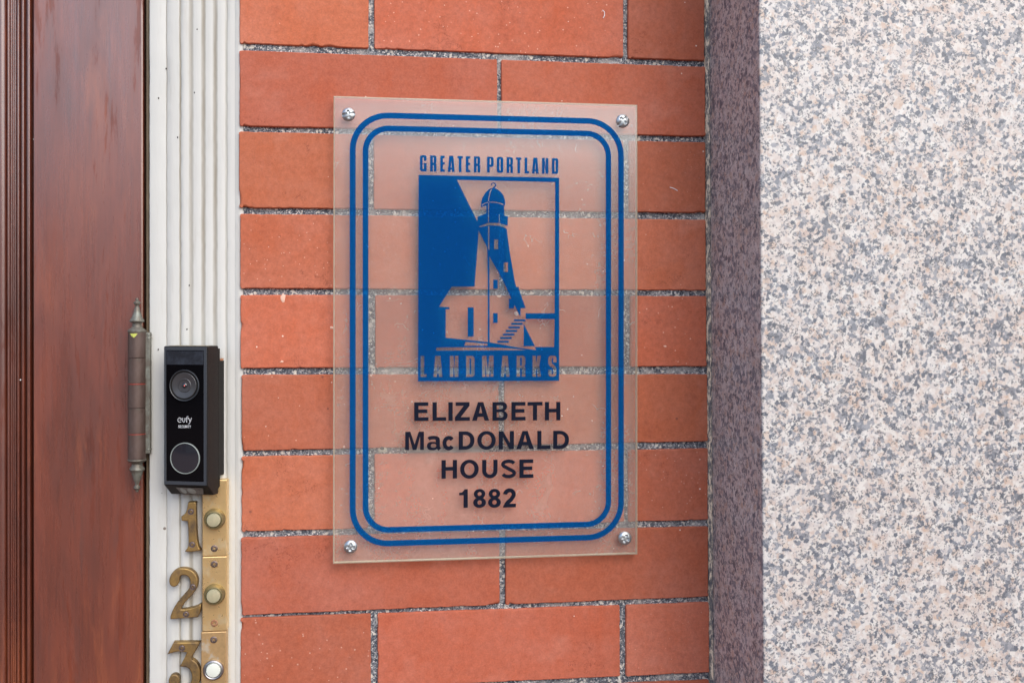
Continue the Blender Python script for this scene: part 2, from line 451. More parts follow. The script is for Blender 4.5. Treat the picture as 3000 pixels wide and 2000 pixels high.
M_BRASS3 = mat_brass('mottled_worn_brass', (0.70, 0.48, 0.23), (0.50, 0.33, 0.16), (0.62, 0.58, 0.48), 1.0, 0.32, 0.65)
M_OLDBR = mat_brass('tarnished_brown_brass', (0.45, 0.29, 0.10), (0.13, 0.095, 0.065), (0.26, 0.17, 0.085), 1.0, 0.42, 0.75)
M_COLLAR = mat_simple('olive_tinted_collar', (0.24, 0.195, 0.09), 0.4, 0.55, var=0.4, var_col=(0.19, 0.16, 0.08))
M_CHROME = mat_simple('silver_collar', (0.36, 0.355, 0.37), 0.36, 1.0)
M_BUTTON = mat_simple('yellowed_cream_push_button', (0.37, 0.35, 0.225), 0.35, var=0.5, var_col=(0.55, 0.46, 0.30), scale=120)
M_BUTTON3 = mat_simple('white_push_button', (0.72, 0.76, 0.68), 0.3)
M_SCREWD = mat_brass('bronze_screw', (0.22, 0.17, 0.155), (0.10, 0.075, 0.065), (0.17, 0.125, 0.10), 0.8, 0.4, 0.7)
M_HINGE = mat_brass('oxidised_brown_bronze', (0.105, 0.068, 0.056), (0.15, 0.11, 0.095), (0.13, 0.13, 0.105), 0.9, 0.42, 0.45)
M_VERD = mat_simple('grey_green_verdigris_bronze', (0.15, 0.135, 0.11), 0.5, 0.4, var=0.9, var_col=(0.27, 0.30, 0.26), scale=110, bump=0.5)
M_REDW = mat_simple('red_rust_ring', (0.28, 0.045, 0.03), 0.6)
M_YEL = mat_simple('yellow_green_paint', (0.55, 0.60, 0.12), 0.5)
M_BEZEL = mat_simple('charcoal_plastic_bezel', (0.045, 0.052, 0.062), 0.34, bump=0.1)
M_SHELL = mat_simple('dusty_black_plastic', (0.013, 0.0125, 0.012), 0.6, spec=0.25, var=0.3, var_col=(0.035, 0.028, 0.02), scale=260, bump=0.25, bscale=900)
M_GLASS = mat_simple('gloss_black_glass', (0.003, 0.003, 0.004), 0.08, spec=0.16)
M_WIN = mat_simple('smoked_sensor_window', (0.018, 0.020, 0.026), 0.3, spec=0.3, var=0.7, var_col=(0.05, 0.06, 0.08), scale=90)
M_CONE = mat_simple('grey_lens_cone', (0.07, 0.07, 0.075), 0.28, 0.3)
M_LENS = mat_simple('dark_lens_glass', (0.020, 0.021, 0.028), 0.07, spec=1.0)
M_RIM = mat_simple('pale_translucent_ring', (0.30, 0.34, 0.32), 0.35)
M_TAN = mat_simple('tan_dust_film', (0.34, 0.30, 0.20), 0.9)
M_WHT = mat_simple('white_marking', (0.72, 0.74, 0.76), 0.5)
M_GREYP = mat_simple('grey_dusty_speaker_panel', (0.20, 0.20, 0.19), 0.6, var=0.8, var_col=(0.07, 0.06, 0.05), scale=110)
M_RED = Mat('red_indicator'); M_RED = M_RED.done(M_RED.bsdf((0.8, 0.12, 0.1), 0.4, emit=(1.0, 0.2, 0.15), emit_s=0.6))
M_RUST = mat_simple('rusty_residue', (0.30, 0.13, 0.06), 0.8, var=0.7, var_col=(0.42, 0.30, 0.2), scale=300)
M_PAVE = mat_simple('red_bounce_pavement', (0.17, 0.088, 0.06), 0.85, var=0.5, var_col=(0.13, 0.066, 0.048), scale=3, bump=0.4, bscale=60)
M_WEB = mat_simple('dusty_cobweb', (0.45, 0.42, 0.34), 0.9)
M_PEB = mat_simple('pale_lime_inclusion', (0.82, 0.50, 0.38), 0.85, var=0.6, var_col=(0.85, 0.66, 0.5), scale=300, bump=0.5, bscale=800)
M_DARKSPOT = mat_simple('dark_dry_debris', (0.035, 0.03, 0.028), 0.9)

# ------------------------------------------------------------------ ground
g = mesh_obj('pavement', [(-60, -60, 0), (60, -60, 0), (60, 0.6, 0), (-60, 0.6, 0)], [(0, 1, 2, 3)], M_PAVE)  # unseen ground added for bounce light, coloured red to warm it
prop(g, kind='structure')

# ------------------------------------------------------------------ unseen low houses, added so varnish, glass and plaque have something to mirror
def reflection_house(x0, x1, y, h, ridge, wall_m, roof_m, label):
    t = thing('house', ((x0 + x1) / 2, y, 0), label, 'house', 'unseen low houses added for reflections')
    box('wall', x0, x1, y - 6, y, 0, h, wall_m, t)
    V = [(x0 - 0.3, y + 0.4, h + 0.005), (x1 + 0.3, y + 0.4, h + 0.005), (x1 + 0.3, y - 6.4, h + 0.005), (x0 - 0.3, y - 6.4, h + 0.005), (x0 - 0.3, y - 3, ridge), (x1 + 0.3, y - 3, ridge)]
    fix_normals(mesh_obj('roof', V, [(0, 1, 5, 4), (2, 3, 4, 5), (0, 4, 3), (1, 2, 5), (0, 3, 2, 1)], roof_m, t))
    n = int((x1 - x0) / 2.4)
    for i in range(n):
        c = x0 + (i + 0.5) * (x1 - x0) / n
        if i == n // 2:
            box('door', c - 0.45, c + 0.45, y + 0.005, y + 0.06, 0.1, 2.2, M_JAMB, t)
        else:
            f = box('window', c - 0.5, c + 0.5, y + 0.005, y + 0.06, 0.9, 2.3, M_WHT, t)
            box('pane', c - 0.42, c + 0.42, y + 0.065, y + 0.075, 0.98, 2.22, M_GLASS, f)
M_CLAP = mat_simple('buff_clapboard', (0.42, 0.34, 0.25), 0.7, var=0.3, var_col=(0.36, 0.28, 0.2), scale=2)
M_SLATE = mat_simple('dark_slate', (0.07, 0.07, 0.08), 0.6, var=0.4, var_col=(0.11, 0.10, 0.10), scale=3)
M_FARBR = mat_simple('far_red_brick', (0.28, 0.10, 0.06), 0.85, var=0.4, var_col=(0.22, 0.08, 0.05), scale=3)
reflection_house(-26, -14.5, -15, 3.0, 4.6, M_FARBR, M_SLATE, 'red brick low house added across the street for reflections, farthest to the west')
reflection_house(-13.5, -3.5, -15, 2.9, 4.3, M_CLAP, M_SLATE, 'buff low house added across the street for reflections, behind the camera towards the door side')
reflection_house(-2.5, 7, -15, 3.1, 4.7, M_FARBR, M_SLATE, 'red brick low house added across the street for reflections, straight behind the camera')
reflection_house(14, 26, -15, 2.8, 4.0, M_CLAP, M_SLATE, 'buff low house added across the street for reflections, beyond the gap on the granite side')

# ------------------------------------------------------------------ brick wall
# every row: (top edge, bottom edge) read at the casing end and at the granite end, and the perpends
L0, R0 = 702, 2070
rows = [
    # yTL,  yTR,  yBL,  yBR, xL, xR, perpends (left brick end, right brick start)
    (-108, -42, 127, 179.5, 701, 2064, [(1080, 1096), (1827, 1840)]),
    (147, 195.5, 369, 400, 701, 2067, [(1457.5, 1468.5)]),
    (385, 417, 608.5, 624, 700, 2067, [(1079, 1094.5), (1827, 1843)]),
    (626, 643, 845, 851, 703, 2069, [(1463, 1479)]),
    (863, 867, 1078.5, 1073, 704, 2070, [(1079, 1099), (1829, 1847)]),
    (1097, 1096, 1321, 1293, 707, 2074, [(1461.5, 1477.5)]),
    (1337, 1313, 1557.5, 1523, 707, 2075, [(1077, 1097), (1829, 1841)]),
    (1574.5, 1541.5, 1802, 1747.5, 706, 2075, [(1464, 1481)]),
    (1810, 1763.5, 2032, 1969.5, 704, 2078, [(1087, 1106), (1817, 1834)]),
    (2048, 1991, 2270, 2196, 705, 2078, [(1466, 1482)]),
    (-350, -268, -124, -58, 701, 2064, [(1456, 1468)]),
]
def lerp(a, b, t): return a + (b - a) * t
def brick_mesh(q, seed, yf, chips):
    """q: four (x, z) corners TL, TR, BR, BL"""
    rnd = random.Random(seed)
    per = []
    R = 0.0016
    n = 4
    for i in range(n):
        a, b = Vector(q[i]), Vector(q[(i + 1) % n])
        p = Vector(q[i - 1])
        L = (b - a).length
        e = (b - a).normalized(); ep = (a - p).normalized()
        ct = a - ep * R + e * R
        for k in range(4):                            # rounded arris at the corner
            t = k / 3
            pt = (a - ep * R) * (1 - t) ** 2 + a * 2 * t * (1 - t) + (a + e * R) * t ** 2
            per.append((pt, i, 0))
        m = max(2, int((L - 2 * R) / 0.0022))
        for k in range(1, m):
            per.append((a + e * (R + (L - 2 * R) * k / m), i, (R + (L - 2 * R) * k / m) / L))
    cen = sum((Vector(c) for c in q), Vector((0, 0))) / 4
    w_, h_ = (Vector(q[1]) - Vector(q[0])).length, (Vector(q[3]) - Vector(q[0])).length
    P0, P1, P2 = [], [], []
    for pt, i, t in per:
        nx = {0: (0, -1), 1: (-1, 0), 2: (0, 1), 3: (1, 0)}[i]
        nv = Vector(nx)
        j = noise.noise(Vector((pt.x * 180 + seed, pt.y * 180, seed * 3.1))) * 0.00034 + noise.noise(Vector((pt.x * 700, pt.y * 700, seed))) * 0.00020 + noise.noise(Vector((pt.x * 45, pt.y * 45, seed + 3))) * 0.0004
        j = max(j, -0.0001) 
        c_in = 0; c_f = 0
        for (ci, ct_, cw, cd) in chips:
            if ci == i:
                dd = abs(t - ct_) / cw
                if dd < 1:
                    k = (1 - dd * dd) * (0.75 + 0.5 * noise.noise(Vector((pt.x * 900, pt.y * 900, 5))))
                    c_in = max(c_in, cd * k * 0.8); c_f = max(c_f, cd * k * 0.9)
        ins = 0.00075 + abs(noise.noise(Vector((pt.x * 320, pt.y * 320, 9 + seed)))) * 0.0007
        P2.append((pt + nv * (j + c_in * 0.6)))
        P1.append((pt + nv * (j + c_in + ins * 0.35)))
        P0.append((pt + nv * (j + c_in + ins + c_f * 0.5)))
    N = len(per)
    V = [(p.x, yf, p.y) for p in P0] + [(p.x, yf + 0.0004, p.y) for p in P1] + [(p.x, yf + 0.0017, p.y) for p in P2] + [(p.x, yf + 0.045, p.y) for p in P2]
    F = [tuple(range(N))]
    for r in range(3):
        for k in range(N):
            k2 = (k + 1) % N
            F.append((r * N + k, (r + 1) * N + k, (r + 1) * N + k2, r * N + k2))
    return V, F
wall = thing('brick_wall', (0.14, 0.02, 0), 'red brick wall with dark speckled mortar between white door casing and granite', 'wall')
# chips: (row, brick) -> list of (edge 0 top 1 right 2 bottom 3 left, position along the edge, half width, depth)
CH = {
    (0, 0): [(2, 0.43, 0.05, 0.0020), (2, 0.30, 0.07, 0.0016), (2, 0.52, 0.02, 0.0012), (2, 0.98, 0.03, 0.002)],
    (0, 1): [(2, 0.02, 0.035, 0.0026), (2, 0.95, 0.012, 0.001), (2, 0.80, 0.02, 0.0008)],
    (0, 2): [(2, 0.97, 0.05, 0.002), (2, 0.45, 0.04, 0.0007)],
    (1, 0): [(2, 0.99, 0.02, 0.002), (3, 0.55, 0.1, 0.0008)],
    (2, 0): [(2, 0.98, 0.06, 0.0026), (3, 0.12, 0.12, 0.0022), (2, 0.60, 0.05, 0.0006)],
    (2, 2): [(2, 0.06, 0.07, 0.0022)],
    (4, 0): [(3, 0.58, 0.06, 0.0022), (0, 0.02, 0.03, 0.0012)],
    (5, 0): [(3, 0.03, 0.12, 0.0022)],
    (5, 1): [(2, 0.55, 0.035, 0.0013), (2, 0.33, 0.03, 0.001)],
    (6, 0): [(3, 0.93, 0.12, 0.0024), (3, 0.52, 0.04, 0.0012)],
    (7, 0): [(2, 0.01, 0.04, 0.0030), (2, 0.62, 0.01, 0.0012), (3, 0.06, 0.1, 0.0014)],
    (7, 1): [(2, 0.985, 0.025, 0.0024), (2, 0.55, 0.02, 0.0007), (2, 0.3, 0.03, 0.0006)],
    (8, 0): [(3, 0.92, 0.1, 0.0026)],
    (8, 1): [(3, 0.4, 0.1, 0.0008)],
}
brn = 0
for ri, (ytl, ytr, ybl, ybr, xl, xr, perps) in enumerate(rows):
    xs = [xl]
    for a, b in perps: xs += [a, b]
    xs.append(xr)
    for bi in range(0, len(xs), 2):
        xa, xb = xs[bi], xs[bi + 1]
        def ed(x, top):
            t = (x - L0) / (R0 - L0)
            return lerp(ytl, ytr, t) if top else lerp(ybl, ybr, t)
        q = [W(xa, ed(xa, 1)), W(xb, ed(xb, 1)), W(xb, ed(xb, 0)), W(xa, ed(xa, 0))]
        yf = random.Random(ri * 7 + bi).uniform(-0.0006, 0.0006)
        chips = list(CH.get((ri, bi // 2), []))
        rr = random.Random(ri * 31 + bi)
        for _ in range(9):
            chips.append((rr.choice([0, 2, 2, 1, 3]), rr.random(), rr.uniform(0.004, 0.018), rr.uniform(0.0003, 0.0012)))
        V, F = brick_mesh(q, ri * 10 + bi, yf, chips)
        b = mesh_obj('brick', V, F, M_BRICK, wall)
        sm = [False] + [True] * (len(b.data.polygons) - 1)
        b.data.polygons.foreach_set('use_smooth', sm)
        brn += 1
# mortar: one rough recessed bed
x0, x1 = WX(712), WX(2100)
z0, z1 = W(700, 2300)[1], W(700, -380)[1]
st = 0.0011
nx, nz = int((x1 - x0) / st), int((z1 - z0) / st)
rng = np.random.default_rng(3)
gx, gz = np.meshgrid(np.linspace(x0, x1, nx), np.linspace(z0, z1, nz))
hn = rng.normal(0, 1, gx.shape)
low = np.sin(gx * 61 + 1.3 * np.sin(gz * 23)) * np.sin(gz * 47 + 1.7 * np.sin(gx * 31))
gy = 0.0029 + hn * 0.00022 + low * 0.0005
cc = np.array([(x0 + x1) / 2, 0.003, (z0 + z1) / 2])
vv = np.stack([gx, gy, gz], -1).reshape(-1, 3) - cc
idx = np.arange(nx * nz).reshape(nz, nx)
fa = np.stack([idx[:-1, :-1], idx[:-1, 1:], idx[1:, 1:], idx[1:, :-1]], -1).reshape(-1, 4)
me = bpy.data.meshes.new('mortar')
me.vertices.add(len(vv)); me.vertices.foreach_set('co', vv.ravel())
me.loops.add(fa.size); me.loops.foreach_set('vertex_index', fa.ravel())
me.polygons.add(len(fa)); me.polygons.foreach_set('loop_start', np.arange(0, fa.size, 4))
me.update(calc_edges=True)
link('mortar', me, cc, M_MORTAR, wall)
box('light_blocking_core', WX(712), WX(2100), 0.052, 0.25, 0, 3.0, M_MORTAR, wall)  # unseen backing block, added behind the bricks to keep light out

# small marks on the bricks: lime lumps
def lump(px, py, w_, h_, mat, parent, y=-0.0003, name='lime_inclusion', seed=0, th=0.0006, pl=0.0):
    r = random.Random(seed + int(px))
    x, z = W(px, py, pl)
    V = [(x, y - th, z)]; F = []
    n = 11
    for k in range(n):
        a = 2 * math.pi * k / n
        s = r.uniform(0.65, 1.1)
        V.append((x + math.cos(a) * w_ * s, y + 0.0004, z + math.sin(a) * h_ * s))
    for k in range(n): F.append((0, 1 + k, 1 + (k + 1) % n))
    o = mesh_obj(name, V, F, mat, parent, True)
    return fix_normals(o)
for px, py, a, b in [(830, 872, 2.2, 3.6), (972, 960, 1.7, 1.3), (826, 1059, 1.6, 1.0), (1462, 868, 2.2, 1.2), (1512, 918, 1.8, 2.2), (1948, 1014, 1.5, 0.9), (1008, 1308, 0.9, 1.0)]:
    lump(px, py, a * 0.00105, b * 0.00105, M_PEB, wall, y=-0.0010)

def fibre(pts, wd, name='white_fibre'):
    P = [W(px, py, -0.001) for px, py in pts]
    lp = ribbon_xz(P, wd)
    n = len(P)
    V = [(x, -0.0013, z) for x, z in lp]
    mesh_obj(name, V, [(i, i + 1, 2 * n - 2 - i, 2 * n - 1 - i) for i in range(n - 1)], M_WHT, wall)
def ribbon_xz(P, wd):
    L_, R_ = [], []
    for i, p in enumerate(P):
        a = Vector(P[max(0, i - 1)]); b = Vector(P[min(len(P) - 1, i + 1)])
        d = (b - a).normalized(); n = Vector((-d.y, d.x)) * wd / 2
        L_.append(tuple(Vector(p) + n)); R_.append(tuple(Vector(p) - n))
    return L_ + R_[::-1]
fibre([(1962, 549), (1969, 550.5), (1977, 554), (1985, 559)], 0.0006)
fibre([(1765, 30), (1771, 36), (1771, 46), (1767, 54)], 0.0006)

# ------------------------------------------------------------------ granite pilaster
PY = -0.117
ge_t, ge_b = W(2224, 0, PY), W(2237.5, 2000, PY)        # its free arris
gb_t, gb_b = W(2074, 0, 0), W(2087, 2000, 0)            # where it meets the bricks
def along(a, b, z): t = (z - b[1]) / (a[1] - b[1]); return lerp(b[0], a[0], t)
gp = thing('granite_pilaster', (0.8, 0, 0), 'pale pink and grey speckled granite pilaster standing proud beside the bricks', 'pilaster')
bv = 0.0012
V, F = [], []
zs = [0, 0.4, 0.8, 1.1, 1.3, 1.5, 1.7, 1.9, 2.3, 3.0]
for z in zs:
    xe, xb = along(ge_t, ge_b, z), along(gb_t, gb_b, z)
    xe = xe if abs(z - 1.5) < 0.5 else along(ge_t, ge_b, 1.5 + (0.5 if z > 1.5 else -0.5))
    xb = xb if abs(z - 1.5) < 0.5 else along(gb_t, gb_b, 1.5 + (0.5 if z > 1.5 else -0.5))
    V += [(xb, 0.06, z), (xb + 0.0005, 0.0, z), (xe, PY + bv, z), (xe + bv * 0.3, PY + bv * 0.3, z), (xe + bv, PY, z), (1.6, PY, z), (1.6, 0.2, z)]
for k in range(len(zs) - 1):
    for i in range(6):
        a = k * 7 + i
        F.append((a, a + 1, a + 8, a + 7))
o = mesh_obj('granite_block', V, F, M_GRAN, gp)
fix_normals(o)
# sealing bead down the inner corner
V, F = [], []
nb_ = 260
for k in range(nb_ + 1):
    z = 1.12 + 0.76 * k / nb_
    xb = along(gb_t, gb_b, z)
    j = noise.noise(Vector((z * 260, 1, 0))) * 0.0007 + noise.noise(Vector((z * 60, 1, 9))) * 0.0006
    V += [(xb - 0.0030 + j, 0.002, z), (xb - 0.0018 + j, -0.0008 + j, z), (xb - 0.0004, -0.0016 + j, z), (xb + 0.0002, -0.0026, z)]
for k in range(nb_):
    for i in range(3):
        a = k * 4 + i; F.append((a, a + 1, a + 5, a + 4))
mesh_obj('sealing_bead', V, F, M_SEAM, gp, True)

# ------------------------------------------------------------------ door casing (fluted, painted)
CY = 0.0035        # its face, a little behind the bricks
cas = thing('door_casing', (WX(570, CY), 0.02, 0), 'cream white fluted door casing with grimy grooves between red door and bricks', 'door casing')
def cx(px): return WX(px, CY)
prof, grv = [], []
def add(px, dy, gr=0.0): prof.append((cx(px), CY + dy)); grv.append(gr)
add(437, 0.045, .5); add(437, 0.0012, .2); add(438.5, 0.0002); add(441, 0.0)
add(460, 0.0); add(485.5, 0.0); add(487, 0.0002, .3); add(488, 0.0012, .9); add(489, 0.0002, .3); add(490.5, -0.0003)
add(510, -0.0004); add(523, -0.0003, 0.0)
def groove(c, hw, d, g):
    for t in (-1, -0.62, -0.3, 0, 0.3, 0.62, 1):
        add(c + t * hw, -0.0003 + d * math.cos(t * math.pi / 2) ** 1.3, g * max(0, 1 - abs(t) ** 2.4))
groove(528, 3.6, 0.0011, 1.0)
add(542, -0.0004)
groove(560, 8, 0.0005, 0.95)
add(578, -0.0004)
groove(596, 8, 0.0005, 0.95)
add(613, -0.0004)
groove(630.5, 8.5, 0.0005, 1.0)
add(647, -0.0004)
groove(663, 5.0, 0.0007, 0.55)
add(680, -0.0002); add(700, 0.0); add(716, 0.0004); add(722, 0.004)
def wobc(i, x, z):
    gq = grv[i]
    dx = (noise.noise(Vector((z * 42, i * 0.03, 2))) * 0.00035 + noise.noise(Vector((z * 170, i * 0.03, 7))) * 0.00025) * (1 if gq > 0.05 else 0.15)
    return dx, noise.noise(Vector((z * 60, x * 90, 4))) * 0.00018
nzc = 520
main_z0, main_z1 = 1.10, 1.90
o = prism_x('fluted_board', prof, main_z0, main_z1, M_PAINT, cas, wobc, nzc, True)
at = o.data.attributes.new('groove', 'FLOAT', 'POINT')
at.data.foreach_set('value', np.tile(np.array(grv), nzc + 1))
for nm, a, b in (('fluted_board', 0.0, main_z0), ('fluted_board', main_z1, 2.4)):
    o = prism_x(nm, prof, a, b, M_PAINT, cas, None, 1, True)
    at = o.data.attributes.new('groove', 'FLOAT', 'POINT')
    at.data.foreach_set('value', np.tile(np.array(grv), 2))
# caulk between casing and bricks, squeezed into the joint ends
V, F = [], []
nk = 420
for k in range(nk + 1):
    z = 1.13 + 0.74 * k / nk
    j = noise.noise(Vector((z * 120, 3, 0))) * 0.0005
    V += [(cx(688), CY - 0.0001, z), (cx(697) + j, CY - 0.0012, z), (cx(704) + j, CY - 0.0012 + j, z), (cx(712) + j * 2, CY - 0.0006, z), (cx(716) + j * 2, CY + 0.003, z)]
for k in range(nk):
    for i in range(4):
        a = k * 5 + i; F.append((a, a + 1, a + 6, a + 5))
mesh_obj('caulk', V, F, M_PAINT, cas, True)
# small dead midges and splashes on the paint
for px, py in [(578, 87), (487, 202), (521, 403), (465, 288), (570, 272), (548, 964), (555, 836), (464, 1023), (700, 1114)]:
    lump(px, py, 0.0006, 0.0009, M_DARKSPOT, cas, y=CY - 0.0008, name='insect_speck', th=0.0004, pl=CY)

# dark rebate between door and casing
jb = thing('door_jamb', (WX(428, 0.02), 0.03, 0), 'dark brown weathered jamb strip in the gap between door edge and casing', 'jamb')
box('weatherstrip', WX(405, 0.026), WX(442, 0.026), 0.024, 0.06, 0, 2.4, M_JAMB, jb)
box('stop_bead', WX(431.5, 0.012), WX(437, 0.008), 0.008, 0.0235, 0, 2.4, M_JAMB, jb, 0.0006)

# ------------------------------------------------------------------ door
DY = 0.010
door = thing('wooden_door', (WX(200, DY), 0.03, 0), 'varnished red mahogany door with reeded moulding, hung on an old bronze hinge', 'door')
def dxp(px): return WX(px, DY)
r_ = 0.0016
V = [(dxp(97.5), DY + 0.014), (dxp(97.5), DY + 0.0012), (dxp(98.5), DY + 0.0004), (dxp(101), DY), (dxp(240), DY)]
V += [(dxp(414), DY), (dxp(418), DY + 0.0004), (dxp(420), DY + 0.0014), (dxp(420.5), DY + 0.04)]
prism_x('stile', V, 0.0, 2.3, M_DOOR, door, None, 1, False)
def bead(pa, pb, depth, base, n=9):
    xa, xb = dxp(pa), dxp(pb); out = []
    for k in range(n):
        a = math.pi * k / (n - 1)
        out.append((lerp(xa, xb, (1 - math.cos(a)) / 2), DY + base - depth * math.sin(a)))
    return out
mp = []
mp += [(dxp(-420), DY + 0.022), (dxp(-30), DY + 0.022)]
mp += bead(-28, 2, 0.003, 0.013) + [(dxp(3.5), DY + 0.016)]
mp += bead(5, 15, 0.002, 0.0125) + bead(16, 22, 0.0012, 0.012, 5) + bead(22.5, 28, 0.0012, 0.012, 5) + bead(28.5, 34.5, 0.0012, 0.0115, 5)
mp += [(dxp(36.5), DY + 0.0145)]
mp += bead(38, 49, 0.0028, 0.010) + [(dxp(51.5), DY + 0.013)]
mp += bead(54, 67, 0.004, 0.0085) + [(dxp(70), DY + 0.0125)]
mp += bead(73, 87, 0.003, 0.0055) + [(dxp(89.5), DY + 0.0135), (dxp(96), DY + 0.0135)]
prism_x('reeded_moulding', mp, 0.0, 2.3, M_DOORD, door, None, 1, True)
for px, py in [(53, 1114), (98, 408)]:
    lump(px, py, 0.0006, 0.0008, M_WHT, door, y=DY + 0.0048 if px < 90 else DY + 0.0008, name='paint_fleck', pl=DY)

# ------------------------------------------------------------------ hinge: child of the door
HY = -0.0005
hc = WX(401.5, HY)
def hz(py): return W(401, py, HY)[1]
MM = (W(800, 900, HY)[0] - W(700, 900, HY)[0]) / 100        # metres per photo pixel at the hinge
def hl(name, pts, mat, par, seg=28):
    """pts: (radius px, photo row)"""
    zc = (hz(pts[0][1]) + hz(pts[-1][1])) / 2
    return lathe(name, [(r * MM, hz(p) - zc) for r, p in pts], (hc, HY, zc), mat, par, 'z', seg)
hx0, hx1 = WX(428, HY), WX(444, HY)
hinge = box('hinge', WX(427, 0.002), WX(442.5, 0.002), -0.0015, 0.022, hz(1329), hz(973), M_VERD, door, 0.0007)
hinge['label'] = 'old bronze hinge with pointed finials'
for py in (980, 990, 1316):
    lathe('leaf_ring', [(0.0, -0.0006), (8.6 * MM, -0.0006), (9.4 * MM, 0), (8.6 * MM, 0.0006), (0, 0.0006)], (WX(434.5, HY), 0.0006, hz(py)), M_VERD, hinge)
lathe('leaf_post', [(0, hz(1328) - hz(1150)), (7.6 * MM, hz(1327) - hz(1150)), (7.6 * MM, hz(976) - hz(1150)), (5 * MM, hz(973) - hz(1150)), (0, hz(973) - hz(1150))], (WX(434.5, HY), 0.0008, hz(1150)), M_VERD, hinge)
kn = [(972, 1047.5), (1048.5, 1122), (1126, 1193.5), (1194.5, 1268.5), (1271.5, 1343)]
for i, (a, b) in enumerate(kn):
    hl('knuckle', [(0, a), (25.0, a), (25.6, a + 0.7), (25.6, b - 0.7), (25.0, b), (0, b)], M_HINGE, hinge)
for a in (1122.2, 1268.8):
    hl('red_ring', [(0, a), (25.0, a), (25.6, a + 1.4), (25.0, a + 3.4), (0, a + 3.4)], M_REDW, hinge)
hl('finial', [(0, 872.5), (3.6, 873.5), (5, 877), (4, 880.5), (7.2, 882), (9.8, 886), (9.4, 890), (6, 893.5), (5.2, 897), (7.5, 903), (11, 917), (15, 930), (19.5, 936), (21.3, 940), (20.0, 943), (13.5, 945.5), (12.6, 950), (13.4, 955), (17.5, 961), (24.5, 966), (27, 969), (26.6, 972.4), (0, 972.4)], M_VERD, hinge)
hl('finial', [(0, 1343.5), (26.3, 1343.5), (27, 1347), (25, 1350), (18, 1353), (14.6, 1358), (15, 1363), (20.5, 1369), (22.2, 1374), (20.5, 1378), (17.5, 1380.5), (16.5, 1384), (12.5, 1396), (7.5, 1411), (5.2, 1419), (5.6, 1421), (9, 1424), (9.6, 1429), (7, 1433), (4.6, 1435), (4.6, 1438), (3, 1441), (0, 1441.5)], M_VERD, hinge)
V, F = [], []
for i, (a0, a1, zz) in enumerate([(-0.62, 0.28, 976.5), (-0.42, 0.12, 983), (-0.18, -0.08, 988)]):
    for k in range(5):
        a = lerp(a0, a1, k / 4)
        V.append((hc + math.sin(a) * 25.8 * MM * 1.01, HY - math.cos(a) * 25.8 * MM * 1.01, hz(zz)))
for i in range(2):
    for k in range(4):
        b = i * 5 + k; F.append((b, b + 1, b + 6, b + 5))
mesh_obj('paint_dab', V, F, M_YEL, hinge, True)

# ------------------------------------------------------------------ screw heads
def screw_mesh(r, dome, ang, slot=0.17, depth=0.5, style='cross', recess_r=0.62):
    bm = bmesh.new()
    nr, na = 14, 56
    grid = []
    for i in range(nr + 1):
        rr = r * (i / nr) ** 0.9
        row = []
        for k in range(na):
            a = 2 * math.pi * k / na
            x, z = rr * math.cos(a), rr * math.sin(a)
            h = dome * math.sqrt(max(0, 1 - (rr / r) ** 2 * 0.92))
            u = x * math.cos(ang) + z * math.sin(ang); v = -x * math.sin(ang) + z * math.cos(ang)
            sw = slot * r
            def g_(d, lim, full):
                if abs(d) > sw * 1.25: return 0
                e = min(1, max(0, (sw * 1.25 - abs(d)) / (sw * 0.35)))
                return e * min(1, max(0, (full - lim) / (0.12 * r)))
            cut = max(g_(u, abs(v), recess_r * r), g_(v, abs(u), (1.2 if style == 'combo' else recess_r) * r))
            h -= depth * dome * cut
            row.append(bm.verts.new((x, -h, z)))
        grid.append(row)
    for i in range(nr):
        for k in range(na):
            k2 = (k + 1) % na
            f = bm.faces.new((grid[i][k], grid[i + 1][k], grid[i + 1][k2], grid[i][k2])); f.smooth = True
    last = [bm.verts.new((v.co.x, 0.0002, v.co.z)) for v in grid[-1]]
    for k in range(na):
        k2 = (k + 1) % na
        f = bm.faces.new((grid[-1][k], last[k], last[k2], grid[-1][k2])); f.smooth = True
    bmesh.ops.remove_doubles(bm, verts=bm.verts, dist=1e-7)
    bmesh.ops.recalc_face_normals(bm, faces=bm.faces)
    me = bpy.data.meshes.new('screw'); bm.to_mesh(me); bm.free()
    return me
def screw(px, py, y, r_px, mat, parent, ang=0.3, dome=0.0022, style='cross', depth=0.55, name='screw'):
    mm = (WX(px + 50, y) - WX(px, y)) / 50
    x, z = W(px, py, y)
    o = link(name, screw_mesh(r_px * mm, dome, ang, depth=depth, style=style), (x, y, z), mat, parent)
    return o

